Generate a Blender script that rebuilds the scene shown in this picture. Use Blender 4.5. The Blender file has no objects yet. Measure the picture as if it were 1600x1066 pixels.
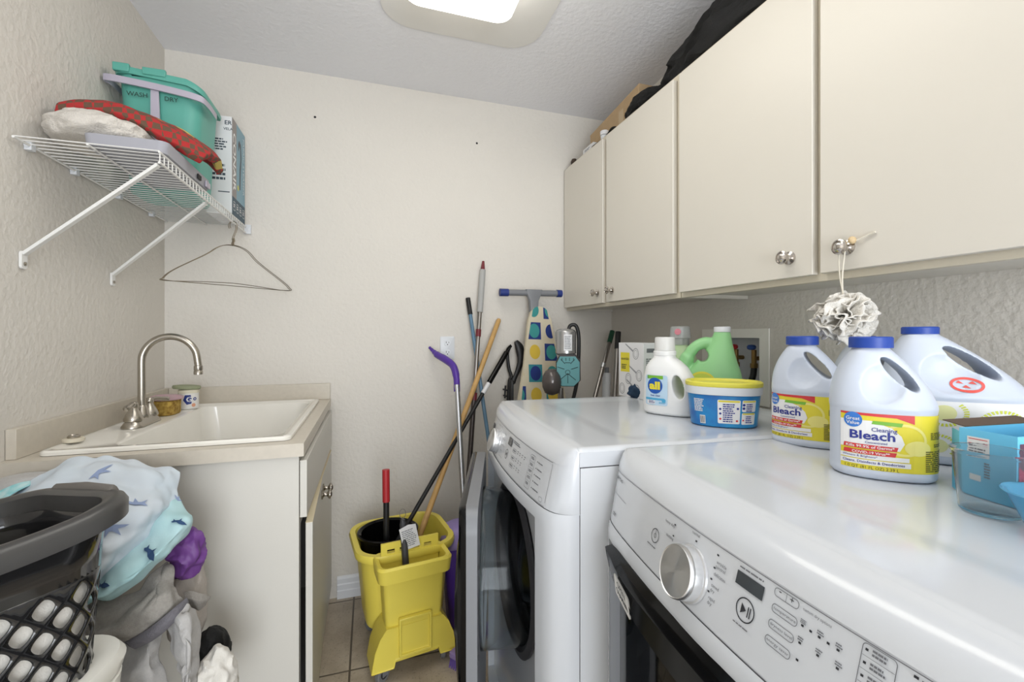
import bpy, bmesh, math, random
from mathutils import Vector, Matrix, noise
from math import pi, sin, cos, radians as R
random.seed(7)
sc = bpy.context.scene
C = sc.collection

# ------------------------------------------------------------------ camera, world, light, exposure
cd = bpy.data.cameras.new('camera'); cam = bpy.data.objects.new('camera', cd); C.objects.link(cam)
cam.location = (0, 0, 1.235); cam.rotation_euler = (R(90), 0, R(-17.72))
cd.sensor_width = 36; cd.lens = 15.653; cd.shift_y = -0.0066; cd.clip_start = 0.02
sc.camera = cam
w = bpy.data.worlds.new('world'); sc.world = w; w.use_nodes = True
w.node_tree.nodes['Background'].inputs[0].default_value = (0.93, 0.96, 1.0, 1)
w.node_tree.nodes['Background'].inputs[1].default_value = 1.0
def area(name, loc, rot, sx, sy, power, col):
    l = bpy.data.lights.new(name, 'AREA'); l.shape = 'RECTANGLE'; l.size = sx; l.size_y = sy; l.energy = power; l.color = col
    o = bpy.data.objects.new(name, l); C.objects.link(o); o.location = loc; o.rotation_euler = rot; return o
area('added_rear_fill', (0.1, -2.41, 1.1), (R(114), 0, 0), 1.6, 2.1, 88, (0.90, 0.95, 1.0))  # added fill behind the camera, tilted up to brighten the ceiling and room
LAMP = 5.0
sc.view_settings.view_transform = 'Standard'; sc.view_settings.look = 'None'
sc.view_settings.gamma = 1; sc.view_settings.use_curve_mapping = False
sc.view_settings.exposure = -0.06

# ------------------------------------------------------------------ helpers
MW = {}
def setp(o, label=None, cat=None, group=None, kind=None):
    if label: o['label'] = label
    if cat: o['category'] = cat
    if group: o['group'] = group
    if kind: o['kind'] = kind
    return o
def thing(name, label, cat, loc=(0, 0, 0), rz=0, group=None):
    o = bpy.data.objects.new(name, None); C.objects.link(o); o.empty_display_size = .05
    o.location = loc; o.rotation_euler = (0, 0, rz)
    MW[o.name] = Matrix.Translation(loc) @ Matrix.Rotation(rz, 4, 'Z')
    return setp(o, label, cat, group)
def obj(name, bm, mat, parent=None, world=False, smooth=True, bevel=0, seg=2, sub=0, solid=0, label=None):
    if world and parent: bm.transform(MW[parent.name].inverted())
    bmesh.ops.recalc_face_normals(bm, faces=bm.faces) if bm.faces else None
    me = bpy.data.meshes.new(name); bm.to_mesh(me); bm.free()
    return mobj(name, me, mat, parent, smooth, bevel, seg, sub, solid, label)
def mobj(name, me, mat, parent=None, smooth=True, bevel=0, seg=2, sub=0, solid=0, label=None):
    o = bpy.data.objects.new(name, me); C.objects.link(o)
    for m in (mat if isinstance(mat, (list, tuple)) else [mat]): me.materials.append(m)
    if parent: o.parent = parent
    MW[o.name] = MW[parent.name].copy() if parent else Matrix()
    if smooth:
        for p in me.polygons: p.use_smooth = True
    if solid:
        m = o.modifiers.new('s', 'SOLIDIFY'); m.thickness = solid; m.offset = 0
    if bevel:
        m = o.modifiers.new('b', 'BEVEL'); m.width = bevel; m.segments = seg; m.limit_method = 'ANGLE'; m.angle_limit = R(35)
        m.harden_normals = False
    if sub:
        m = o.modifiers.new('u', 'SUBSURF'); m.levels = sub; m.render_levels = sub
    if smooth and not sub and len(me.polygons):
        try: me.set_sharp_from_angle(angle=R(40))
        except Exception: pass
    if label: o['label'] = label
    return o
def struct(name, bm, mat, parent=None, **k):
    o = obj(name, bm, mat, parent, **k)
    if not parent: o['kind'] = 'structure'
    return o
def nb(): return bmesh.new()
def box(bm, x0, x1, y0, y1, z0, z1, M=None):
    vs = [bm.verts.new((x, y, z)) for z in (z0, z1) for y in (y0, y1) for x in (x0, x1)]
    for f in ((0, 2, 3, 1), (4, 5, 7, 6), (0, 1, 5, 4), (2, 6, 7, 3), (0, 4, 6, 2), (1, 3, 7, 5)): bm.faces.new([vs[i] for i in f])
    if M: bmesh.ops.transform(bm, matrix=M, verts=vs)
    return vs
def rings(bm, rs, cap=True, closed=True, loop=False):
    vs = [[bm.verts.new(p) for p in r] for r in rs]
    n = len(vs[0]); m = n if closed else n - 1
    pairs = list(zip(vs, vs[1:])) + ([(vs[-1], vs[0])] if loop else [])
    for a, b in pairs:
        for i in range(m): bm.faces.new((a[i], a[(i + 1) % n], b[(i + 1) % n], b[i]))
    if cap and closed and not loop:
        bm.faces.new(vs[0][::-1]); bm.faces.new(vs[-1])
    return vs
def frame_to(d):
    d = Vector(d).normalized(); return d.to_track_quat('Z', 'Y').to_matrix().to_4x4()
def lathe(bm, prof, n=32, M=None, cap=True):
    rs = [[(r * cos(2 * pi * i / n), r * sin(2 * pi * i / n), z) for i in range(n)] for r, z in prof]
    vs = rings(bm, rs, cap)
    if M: bmesh.ops.transform(bm, matrix=M, verts=[v for r in vs for v in r])
def tube(bm, pts, r, n=10, closed=False, flat=None):
    P = [Vector(p) for p in pts]; N = len(P)
    rad = r if isinstance(r, (list, tuple)) else [r] * N
    T = []
    for i in range(N):
        a = P[(i - 1) % N] if (closed or i > 0) else P[i]; b = P[(i + 1) % N] if (closed or i < N - 1) else P[i]
        T.append((b - a).normalized())
    up = Vector((0, 0, 1)) if abs(T[0].z) < .9 else Vector((1, 0, 0))
    nrm = (up - T[0] * up.dot(T[0])).normalized(); rs = []
    for i in range(N):
        nrm = (nrm - T[i] * nrm.dot(T[i])); nrm = nrm.normalized() if nrm.length > 1e-6 else T[i].orthogonal().normalized()
        bn = T[i].cross(nrm); fa = flat or 1
        rs.append([P[i] + nrm * cos(2 * pi * k / n) * rad[i] + bn * sin(2 * pi * k / n) * rad[i] * fa for k in range(n)])
    rings(bm, rs, cap=not closed, loop=closed)
def spline(pts, n=8, closed=False):
    P = [Vector(p) for p in pts]; out = []; N = len(P)
    rng = N if closed else N - 1
    for i in range(rng):
        p0 = P[(i - 1) % N] if (closed or i > 0) else P[0] * 2 - P[1]
        p1 = P[i]; p2 = P[(i + 1) % N]; p3 = P[(i + 2) % N] if (closed or i < N - 2) else P[-1] * 2 - P[-2]
        for k in range(n):
            t = k / n
            out.append(.5 * ((2 * p1) + (p2 - p0) * t + (2 * p0 - 5 * p1 + 4 * p2 - p3) * t * t + (3 * p1 - p0 - 3 * p2 + p3) * t ** 3))
    if not closed: out.append(P[-1])
    return out
def rrect(w, h, r, n=6, cx=0, cy=0):
    out = []
    for sx, sy, a0 in ((1, -1, -90), (1, 1, 0), (-1, 1, 90), (-1, -1, 180)):
        for i in range(n + 1):
            a = R(a0 + 90 * i / n); out.append((cx + sx * (w / 2 - r) + r * cos(a), cy + sy * (h / 2 - r) + r * sin(a)))
    return out
def superell(a, b, e, n=48):
    out = []
    for i in range(n):
        t = 2 * pi * i / n; c, s = cos(t), sin(t)
        out.append((a * math.copysign(abs(c) ** (2 / e), c), b * math.copysign(abs(s) ** (2 / e), s)))
    return out
def circ(r, n=24, cx=0, cy=0, ry=None):
    return [(cx + r * cos(2 * pi * i / n), cy + (ry or r) * sin(2 * pi * i / n)) for i in range(n)]
def _half(pts, x, sgn):
    out = []
    for k in range(len(pts)):
        a, b = pts[k - 1], pts[k]; da, db = (a[0] - x) * sgn, (b[0] - x) * sgn
        if (da > 0) != (db > 0): f = da / (da - db); out.append((x, a[1] + (b[1] - a[1]) * f))
        if db > 0: out.append(tuple(b))
    return out
def poly(bm, pts, fn, h=0.0, st=.005):
    x0, x1 = min(p[0] for p in pts), max(p[0] for p in pts); n = max(1, int(math.ceil((x1 - x0) / st)))
    for k in range(n):
        c = pts if n == 1 else _half(_half(pts, x0 + (x1 - x0) * k / n, 1) if k else pts, x0 + (x1 - x0) * (k + 1) / n, -1) if k < n - 1 else _half(pts, x0 + (x1 - x0) * k / n, 1)
        if len(c) < 3: continue
        A = abs(sum(c[i - 1][0] * c[i][1] - c[i][0] * c[i - 1][1] for i in range(len(c))))
        if A < 1e-10: continue
        f = bm.faces.new([bm.verts.new(fn(p[0], p[1], h)) for p in c])
        if len(c) > 4: bmesh.ops.triangulate(bm, faces=[f])
def fuse(name, parent, objs, label=None):
    """one mesh out of several printed layers, each layer keeping its material"""
    bm = bmesh.new(); mats = []
    for o in objs:
        me = o.data
        n0 = len(bm.faces); bm.from_mesh(me); bm.faces.ensure_lookup_table()
        for m in me.materials:
            if m not in mats: mats.append(m)
        ix = [mats.index(m) for m in me.materials]
        for f in bm.faces[n0:]: f.material_index = ix[f.material_index if f.material_index < len(ix) else 0]
        MW.pop(o.name, None); bpy.data.objects.remove(o)
    me = bpy.data.meshes.new(name); bm.to_mesh(me); bm.free()
    r = mobj(name, me, mats, parent, smooth=False, label=label); return r
def band(bm, outer, inner, fn, h=0.0):
    a = [bm.verts.new(fn(*p, h)) for p in outer]; b = [bm.verts.new(fn(*p, h)) for p in inner]; n = len(a)
    for i in range(n): bm.faces.new((a[i], a[(i + 1) % n], b[(i + 1) % n], b[i]))
def outline(bm, pts, w, fn, h=0.0):
    n = len(pts); ins = []
    A = sum(pts[i][0] * pts[(i + 1) % n][1] - pts[(i + 1) % n][0] * pts[i][1] for i in range(n)); s = 1 if A > 0 else -1
    for i in range(n):
        a, b = Vector(pts[i - 1]), Vector(pts[(i + 1) % n]); d = (b - a).normalized()
        ins.append((pts[i][0] - d.y * w * s, pts[i][1] + d.x * w * s))
    band(bm, pts, ins, fn, h)
def gridpoly(bm, x0, x1, y0, y1, fn, nx=8, ny=2, h=0.0):
    vs = [[bm.verts.new(fn(x0 + (x1 - x0) * i / nx, y0 + (y1 - y0) * j / ny, h)) for i in range(nx + 1)] for j in range(ny + 1)]
    for j in range(ny):
        for i in range(nx): bm.faces.new((vs[j][i], vs[j][i + 1], vs[j + 1][i + 1], vs[j + 1][i]))
_tc = {}
def text2d(s, bold=0.0):
    k = (s, bold)
    if k not in _tc:
        cu = bpy.data.curves.new('t', 'FONT'); cu.body = s; cu.resolution_u = 2; cu.offset = bold
        o = bpy.data.objects.new('t', cu); C.objects.link(o)
        dg = bpy.context.evaluated_depsgraph_get(); me = bpy.data.meshes.new_from_object(o.evaluated_get(dg))
        V = [(v.co.x, v.co.y) for v in me.vertices]; F = [tuple(p.vertices) for p in me.polygons]
        bpy.data.objects.remove(o); bpy.data.curves.remove(cu); bpy.data.meshes.remove(me)
        _tc[k] = (V, F)
    return _tc[k]
def text(bm, s, x, y, hgt, fn, h=0.0004, width=None, align='l', bold=0.0, rot=0, slant=0):
    V, F = text2d(s, bold)
    if not V: return
    xs = [v[0] for v in V]; x0, x1 = min(xs), max(xs); k = hgt / .7
    kx = width / (x1 - x0) if width else k
    wd = (x1 - x0) * kx; ox = {'l': 0, 'c': -wd / 2, 'r': -wd}[align]
    vs = []
    for a, b in V:
        px, py = ox + (a - x0) * kx + slant * b * k, b * k
        if rot: px, py = px * cos(rot) - py * sin(rot), px * sin(rot) + py * cos(rot)
        vs.append(bm.verts.new(fn(x + px, y + py, h)))
    for f in F:
        try: bm.faces.new([vs[i] for i in f])
        except Exception: pass
def plane_fn(o, u, v):
    o, u, v = Vector(o), Vector(u).normalized(), Vector(v).normalized(); n = u.cross(v)
    return lambda a, b, h=0: o + u * a + v * b + n * h
def fake(bm, x, y, wd, ht, lines, fn, h=.0003, fill=.55):     # rows of tiny unreadable print as broken bars
    for i in range(lines):
        yy = y - (i + .5) * ht / lines; t = ht / lines * fill / 2; xx = x; end = x + wd * random.uniform(.75, 1)
        while xx < end:
            l = min(random.uniform(.1, .3) * wd, end - xx)
            gridpoly(bm, xx, xx + l, yy - t, yy + t, fn, 2, 1, h); xx += l + .035 * wd
def baked(bm, voxel=None, smooth=8, cuts=()):
    bmesh.ops.recalc_face_normals(bm, faces=bm.faces); me = bpy.data.meshes.new('tmp'); bm.to_mesh(me); bm.free(); o = bpy.data.objects.new('tmp', me); C.objects.link(o)
    tmp = [o]
    if voxel:
        m = o.modifiers.new('r', 'REMESH'); m.mode = 'VOXEL'; m.voxel_size = voxel
    for c in cuts:
        bmesh.ops.recalc_face_normals(c, faces=c.faces); cm = bpy.data.meshes.new('cut'); c.to_mesh(cm); c.free(); co = bpy.data.objects.new('cut', cm); C.objects.link(co); tmp.append(co)
        m = o.modifiers.new('c', 'BOOLEAN'); m.operation = 'DIFFERENCE'; m.object = co; m.solver = 'EXACT'
    if cuts and voxel:
        m = o.modifiers.new('r2', 'REMESH'); m.mode = 'VOXEL'; m.voxel_size = voxel
    if smooth:
        m = o.modifiers.new('sm', 'SMOOTH'); m.iterations = smooth; m.factor = .5
    dg = bpy.context.evaluated_depsgraph_get(); r = bpy.data.meshes.new_from_object(o.evaluated_get(dg))
    for t in tmp: bpy.data.objects.remove(t)
    return r
def fbm(v, s=1.0, o=3):
    return noise.fractal(Vector(v) * s, 1.0, 2.0, o)

# ------------------------------------------------------------------ materials
def srgb(r, g, b):
    f = lambda c: (c / 255 / 12.92) if c / 255 <= .04045 else ((c / 255 + .055) / 1.055) ** 2.4
    return (f(r), f(g), f(b), 1)
_m = {}
def mat(name, col, rough=.5, metal=0, bump=0, bscale=100, var=0, vscale=5, col2=None, trans=0, ior=1.45, alpha=1, coat=0, emis=0, btype='noise', sss=0, aniso=0):
    m = bpy.data.materials.new(name); m.use_nodes = True; nt = m.node_tree; N = nt.nodes; L = nt.links
    b = N['Principled BSDF']; b.inputs['Base Color'].default_value = col; b.inputs['Roughness'].default_value = rough; b.inputs['Metallic'].default_value = metal
    b.inputs['IOR'].default_value = ior
    if trans: b.inputs['Transmission Weight'].default_value = trans
    if alpha < 1: b.inputs['Alpha'].default_value = alpha
    if coat: b.inputs['Coat Weight'].default_value = coat; b.inputs['Coat Roughness'].default_value = .08
    if emis: b.inputs['Emission Color'].default_value = col; b.inputs['Emission Strength'].default_value = emis
    if aniso: b.inputs['Anisotropic'].default_value = aniso
    tc = N.new('ShaderNodeTexCoord')
    if var or col2:
        nz = N.new('ShaderNodeTexNoise'); nz.inputs['Scale'].default_value = vscale; nz.inputs['Detail'].default_value = 6
        L.new(tc.outputs['Object'], nz.inputs['Vector'])
        rp = N.new('ShaderNodeValToRGB'); rp.color_ramp.elements[0].position = .35; rp.color_ramp.elements[1].position = .65
        c2 = col2 or tuple(c * (1 - var) for c in col[:3]) + (1,)
        rp.color_ramp.elements[0].color = col; rp.color_ramp.elements[1].color = c2
        L.new(nz.outputs['Fac'], rp.inputs['Fac']); L.new(rp.outputs['Color'], b.inputs['Base Color'])
    if bump:
        if btype == 'wave':
            t = N.new('ShaderNodeTexWave'); t.inputs['Scale'].default_value = bscale; t.inputs['Distortion'].default_value = 2; o = t.outputs['Fac']
        else:
            t = N.new('ShaderNodeTexNoise'); t.inputs['Scale'].default_value = bscale; t.inputs['Detail'].default_value = 3; o = t.outputs['Fac']
        L.new(tc.outputs['Object'], t.inputs['Vector'])
        bp = N.new('ShaderNodeBump'); bp.inputs['Strength'].default_value = bump; bp.inputs['Distance'].default_value = .003
        L.new(o, bp.inputs['Height']); L.new(bp.outputs['Normal'], b.inputs['Normal'])
    return m
M_wall = mat('wall_paint', srgb(216, 211, 203), .7, bump=1.0, bscale=62, var=.02, vscale=3)
M_ceil = mat('ceiling_paint', srgb(236, 236, 240), .8, bump=.8, bscale=60)
M_patch = mat('smooth_ceiling_paint', srgb(224, 222, 218), .6, bump=.05, bscale=30)
M_base = mat('baseboard_paint', srgb(222, 224, 228), .4)
M_upper = mat('cream_laminate', srgb(216, 211, 201), .38, bump=.02, bscale=40, var=.02, vscale=2)
M_upin = mat('cream_frame', srgb(208, 200, 182), .45)
M_lower = mat('almond_laminate', srgb(211, 208, 200), .42, bump=.03, bscale=200, var=.02, vscale=4)
M_edge = mat('almond_edge_band', srgb(220, 207, 176), .45)
M_ctop = mat('taupe_countertop', srgb(206, 198, 184), .4, var=.05, vscale=60)
M_white = mat('white_enamel', srgb(210, 214, 220), .2, coat=.4)
M_wplast = mat('white_plastic', srgb(216, 219, 223), .32)
M_porc = mat('white_porcelain', srgb(236, 233, 225), .12, coat=.6, var=.04, vscale=8)
M_nickel = mat('brushed_nickel', srgb(176, 170, 160), .26, 1, bump=.02, bscale=300)
M_pewter = mat('polished_pewter', srgb(196, 190, 184), .14, 1)
M_alu = mat('brushed_aluminium', srgb(196, 198, 202), .24, 1, aniso=.6)
M_dark = mat('dark_cavity', srgb(22, 21, 22), .6)
M_blackp = mat('black_gloss_plastic', srgb(8, 8, 9), .12, ior=1.32)
M_blackm = mat('black_matt_plastic', srgb(28, 28, 29), .45)
M_greyp = mat('grey_plastic', srgb(126, 128, 132), .38)
M_dgrey = mat('dark_grey_rubber', srgb(60, 60, 63), .5)
M_print = mat('grey_print', srgb(110, 112, 118), .5)
M_printd = mat('dark_print', srgb(45, 46, 52), .5)
M_lcd = mat('display_glass', srgb(66, 70, 74), .15)
M_tintg = mat('smoked_glass', srgb(120, 122, 126), .04, trans=1.0, ior=1.3)
M_clearg = mat('clear_moulded_glass', srgb(225, 230, 232), .08, trans=1.0, ior=1.22)

def brushed_face():
    m = mat('spun_metal', srgb(196, 196, 196), .30, 1, aniso=.95); nt = m.node_tree; tg = nt.nodes.new('ShaderNodeTangent'); tg.direction_type = 'RADIAL'; tg.axis = 'Z'; nt.links.new(tg.outputs[0], nt.nodes['Principled BSDF'].inputs['Tangent']); return m
M_spun = brushed_face()

# floor tiles: slightly crossing the room, tan speckled ceramic with dark grout
def floor_mat():
    m = bpy.data.materials.new('tan_floor_tile'); m.use_nodes = True; nt = m.node_tree; N = nt.nodes; L = nt.links; b = N['Principled BSDF']
    tc = N.new('ShaderNodeTexCoord'); mp = N.new('ShaderNodeMapping'); L.new(tc.outputs['Object'], mp.inputs['Vector'])
    mp.inputs['Location'].default_value = (0.07, -1.738, 0)
    br = N.new('ShaderNodeTexBrick'); br.offset = 0; br.inputs['Scale'].default_value = 1; br.inputs['Brick Width'].default_value = .46; br.inputs['Row Height'].default_value = .46
    br.inputs['Mortar Size'].default_value = .004; br.inputs['Mortar Smooth'].default_value = .2
    L.new(mp.outputs['Vector'], br.inputs['Vector'])
    nz = N.new('ShaderNodeTexNoise'); nz.inputs['Scale'].default_value = 9; nz.inputs['Detail'].default_value = 10; nz.inputs['Roughness'].default_value = .65; L.new(tc.outputs['Object'], nz.inputs['Vector'])
    rp = N.new('ShaderNodeValToRGB'); L.new(nz.outputs['Fac'], rp.inputs['Fac']); rp.color_ramp.elements[0].position = .32; rp.color_ramp.elements[1].position = .7
    rp.color_ramp.elements[0].color = srgb(168, 154, 135); rp.color_ramp.elements[1].color = srgb(200, 188, 170)
    n2 = N.new('ShaderNodeTexNoise'); n2.inputs['Scale'].default_value = 120; n2.inputs['Detail'].default_value = 2; L.new(tc.outputs['Object'], n2.inputs['Vector'])
    r2 = N.new('ShaderNodeValToRGB'); L.new(n2.outputs['Fac'], r2.inputs['Fac']); r2.color_ramp.elements[0].position = .3; r2.color_ramp.elements[0].color = (.45, .45, .45, 1); r2.color_ramp.elements[1].position = .42; r2.color_ramp.elements[1].color = (1, 1, 1, 1)
    mu = N.new('ShaderNodeMixRGB'); mu.blend_type = 'MULTIPLY'; mu.inputs[0].default_value = .5; L.new(rp.outputs['Color'], mu.inputs[1]); L.new(r2.outputs['Color'], mu.inputs[2])
    mx = N.new('ShaderNodeMixRGB'); L.new(br.outputs['Fac'], mx.inputs[0]); L.new(mu.outputs['Color'], mx.inputs[1]); mx.inputs[2].default_value = srgb(98, 88, 76)
    L.new(mx.outputs['Color'], b.inputs['Base Color']); b.inputs['Roughness'].default_value = .42
    bp = N.new('ShaderNodeBump'); bp.inputs['Strength'].default_value = .6; bp.inputs['Distance'].default_value = .003; bp.invert = True
    L.new(br.outputs['Fac'], bp.inputs['Height']); L.new(bp.outputs['Normal'], b.inputs['Normal'])
    return m
M_floor = floor_mat()

# ------------------------------------------------------------------ room shell
XL, XR, YB, H, YF = -.825, 1.308, 2.237, 2.44, -2.4
def slab(name, a, m): bm = nb(); box(bm, *a); return struct(name, bm, m, smooth=False)
slab('floor', (XL - .1, XR + .1, YF - .1, YB + .1, -.1, 0), M_floor)
slab('ceiling', (XL - .1, XR + .1, YF - .1, YB + .1, H, H + .1), M_ceil)
slab('wall_left', (XL - .1, XL, YF - .1, YB + .1, 0, H), M_wall)
slab('wall_back', (XL, XR, YB, YB + .1, 0, H), M_wall)
# right wall with the opening for the recessed laundry valve box
bm = nb(); VY0, VY1, VZ0, VZ1 = 1.215, 1.475, 1.015, 1.228
box(bm, XR, XR + .12, YF - .1, VY0, 0, H); box(bm, XR, XR + .12, VY1, YB + .1, 0, H)
box(bm, XR, XR + .12, VY0, VY1, 0, VZ0); box(bm, XR, XR + .12, VY0, VY1, VZ1, H)
struct('wall_right', bm, M_wall, smooth=False)
bm = nb(); box(bm, XL, -.72, YF - .1, YF, 0, H); box(bm, .92, XR, YF - .1, YF, 0, H); box(bm, -.72, .92, YF - .1, YF, 2.3, H)
struct('wall_front', bm, M_wall, smooth=False)
# baseboard on the back wall: stepped profile
def baseboard(name, p0, p1, nrm):
    prof = [(0, 0), (.016, 0), (.016, .035), (.013, .040), (.013, .062), (.010, .068), (.010, .088), (.004, .098), (0, .1)]
    bm = nb(); n = Vector(nrm)
    rings(bm, [[Vector(p) + n * d + Vector((0, 0, z)) for d, z in prof] for p in (p0, p1)])
    struct(name, bm, M_base, smooth=False)
baseboard('baseboard_back', (XL + .68, YB, 0), (XR, YB, 0), (0, -1, 0))
bm = nb(); pl = rrect(.62, 1.6, .13, 8, .345, .985)
rings(bm, [[(x, y, H) for x, y in pl], [(x, y, H - .004) for x, y in pl]]); struct('trim_1', bm, M_patch)

# ------------------------------------------------------------------ ceiling lamp
t = thing('ceiling_light', 'long rounded rectangular ceiling light with a glowing warm white diffuser', 'light', (.29, .94, H - .004))
bm = nb(); pl = rrect(.36, 1.16, .03, 6); rings(bm, [[(x, y, 0) for x, y in pl], [(x, y, -.02) for x, y in pl]]); obj('fixture_base', bm, M_wplast, t)
M_lens = mat('glowing_diffuser', srgb(255, 252, 244), .4, emis=LAMP)
bm = nb(); rs = []
for k in range(7):
    a = k / 6 * pi / 2; ins = .010 * (1 - cos(a)); rs.append([(x, y, -.02 - .078 * sin(a)) for x, y in rrect(.375 - 2 * ins, 1.18 - 2 * ins, .05, 6)])
rings(bm, rs); obj('diffuser', bm, M_lens, t)

# ------------------------------------------------------------------ upper cabinets
KN = [(.0, 0), (.0150, 0), (.0165, .002), (.0165, .004), (.012, .006), (.008, .008), (.006, .013), (.0065, .018), (.011, .021), (.0155, .024), (.017, .027), (.0165, .030), (.0135, .0315), (.0125, .030), (.0105, .031), (.0085, .034), (.005, .036), (.0001, .0365)]
def knob(parent, pos, d, name='knob', s=1.0, m=None):
    bm = nb(); lathe(bm, [(r * s, z * s) for r, z in KN[1:]], 28, Matrix.Translation(pos) @ frame_to(d)); return obj(name, bm, m or M_pewter, parent, world=True)
def wall_cab(y1, y0, doors, label):
    t = thing('wall_cabinet', label, 'cabinet', (1.03, (y0 + y1) / 2, 1.362))
    bm = nb(); zb, zt = 1.362, 2.145; T = .016
    box(bm, 1.05, XR - .002, y0 + .001, y0 + T, zb, zt); box(bm, 1.05, XR - .002, y1 - T, y1 - .001, zb, zt)
    box(bm, 1.05, XR - .002, y0 + T, y1 - T, zb + .012, zb + .028); box(bm, 1.05, XR - .002, y0 + T, y1 - T, zt - T, zt)
    box(bm, XR - .008, XR - .002, y0 + T, y1 - T, zb + .028, zt - T)
    obj('carcass', bm, M_upper, t, world=True, smooth=False)
    bm = nb(); bars = [(y0 + .001, y0 + .03), (y1 - .03, y1 - .001)] + [(d[0] - .012, doors[0][1] + .012) for d in doors[1:]]
    for a, b in bars: box(bm, 1.03, 1.0495, a, b, zb + .0352, zt - .0402)
    box(bm, 1.03, 1.0495, y0 + .001, y1 - .001, zb, zb + .035); box(bm, 1.03, 1.0495, y0 + .001, y1 - .001, zt - .04, zt)
    obj('face_frame', bm, M_upin, t, world=True, smooth=False)
    for a, b, ky in doors:
        bm = nb(); box(bm, 1.010, 1.0285, b, a, 1.378, 2.126); d = obj('door', bm, M_upper, t, world=True, bevel=.0015)
        knob(d, (1.010, ky, 1.427), (-1, 0, 0))
wall_cab(2.235, 1.295, [(2.225, 1.806, 1.852), (1.774, 1.312, 1.722)], 'cream two door wall cabinet in the far corner with two small knobs')
wall_cab(1.293, .27, [(1.280, .797, .856), (.778, .30, .713)], 'cream two door wall cabinet above the dryer, white pouf on its knob')

# ------------------------------------------------------------------ sink base cabinet with counter
t = thing('sink_cabinet', 'almond laminate sink base cabinet with drawer front and two doors, one ajar', 'cabinet', (-.5, 1.8, 0))
bm = nb(); cz = .898
box(bm, XL + .002, -.205, 1.362, 1.378, 0, cz); box(bm, XL + .002, -.205, 2.215, 2.231, 0, cz)
box(bm, XL + .002, XL + .01, 1.378, 2.215, .07, cz); box(bm, XL + .01, -.205, 1.378, 2.215, .07, .086)
box(bm, -.27, -.262, 1.378, 2.215, 0, .07)
obj('carcass', bm, M_lower, t, world=True, smooth=False)
bm = nb(); box(bm, -.205, -.188, 1.362, 1.395, .07, cz); box(bm, -.205, -.188, 2.2, 2.231, .07, cz); box(bm, -.205, -.188, 1.395, 2.2, .86, cz); box(bm, -.205, -.188, 1.395, 2.2, .695, .725); box(bm, -.205, -.188, 1.395, 2.2, .07, .095)
obj('face_frame', bm, M_lower, t, world=True, smooth=False)
bm = nb(); box(bm, -.186, -.168, 1.366, 2.215, .722, .882); obj('drawer_front', bm, M_lower, t, world=True, bevel=.001)
def lowdoor(y0, y1, x0, x1, ky):
    bm = nb(); L = Vector((x1 - x0, y1 - y0, 0)); u = L.normalized(); n = Vector((u.y, -u.x, 0)); vs = []
    for z in (.075, .703):
        for q in (Vector((x0, y0, z)), Vector((x1, y1, z))):
            for k in (0, .018): vs.append(bm.verts.new(q + n * k))
    bmesh.ops.convex_hull(bm, input=vs)
    d = obj('door', bm, M_lower, t, world=True, bevel=.001)
    f = (ky - y0) / (y1 - y0); knob(d, Vector((x0, y0, .655)) + L * f + n * .018, n, m=M_nickel)
    bm = nb(); box(bm, 0, L.length, -.0005, .0185, 0, .0012, Matrix.Translation((x0, y0, .703)) @ Matrix.Rotation(math.atan2(L.y, L.x), 4, 'Z') @ Matrix.Diagonal((1, -1, 1, 1)))
    obj('edge_band', bm, M_edge, d, world=True, smooth=False)
lowdoor(1.372, 1.775, -.172, -.185, 1.74)
lowdoor(1.779, 2.2, -.186, -.186, 1.815)

# laminate counter with a rectangular opening, and two splash boards
SX0, SX1, SY0, SY1 = -.775, -.213, 1.385, 2.15
t = thing('countertop', 'taupe laminate countertop with low splash boards around the laundry sink', 'countertop', (-.5, 1.8, cz))
bm = nb(); a = (SX0 + .02, SX1 - .02, SY0 + .02, SY1 - .02)
box(bm, XL + .001, -.173, 1.342, a[2], cz + .001, .935); box(bm, XL + .001, -.173, a[3], YB - .001, cz + .001, .935)
box(bm, XL + .001, a[0], a[2], a[3], cz + .001, .935); box(bm, a[1], -.173, a[2], a[3], cz + .001, .935)
obj('worktop', bm, M_ctop, t, world=True, smooth=False)
bm = nb(); box(bm, XL + .001, XL + .021, 1.372, YB - .001, .9355, 1.008); obj('splash_board', bm, M_ctop, t, world=True, bevel=.001)
bm = nb(); box(bm, XL + .022, -.175, YB - .021, YB - .001, .9355, 1.008); obj('splash_board', bm, M_ctop, t, world=True, bevel=.001)

# drop-in sink
t = thing('laundry_sink', 'white drop in laundry sink with a wide faucet ledge set in the counter', 'sink', ((SX0 + SX1) / 2, (SY0 + SY1) / 2, .936))
bm = nb(); cx, cy = (SX0 + SX1) / 2, (SY0 + SY1) / 2; W_, L_ = SX1 - SX0, SY1 - SY0
def rr(x0, x1, y0, y1, r, z): return [(x, y, z) for x, y in rrect(x1 - x0, y1 - y0, r, 6, (x0 + x1) / 2, (y0 + y1) / 2)]
rs = [rr(SX0, SX1, SY0, SY1, .02, .9362), rr(SX0, SX1, SY0, SY1, .02, .944), rr(SX0 + .004, SX1 - .004, SY0 + .004, SY1 - .004, .018, .948), rr(SX0 + .016, SX1 - .016, SY0 + .016, SY1 - .016, .018, .948),
      rr(SX0 + .022, SX1 - .022, SY0 + .022, SY1 - .022, .02, .9435)]
bx = (-.645, -.248, 1.43, 2.11)
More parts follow.
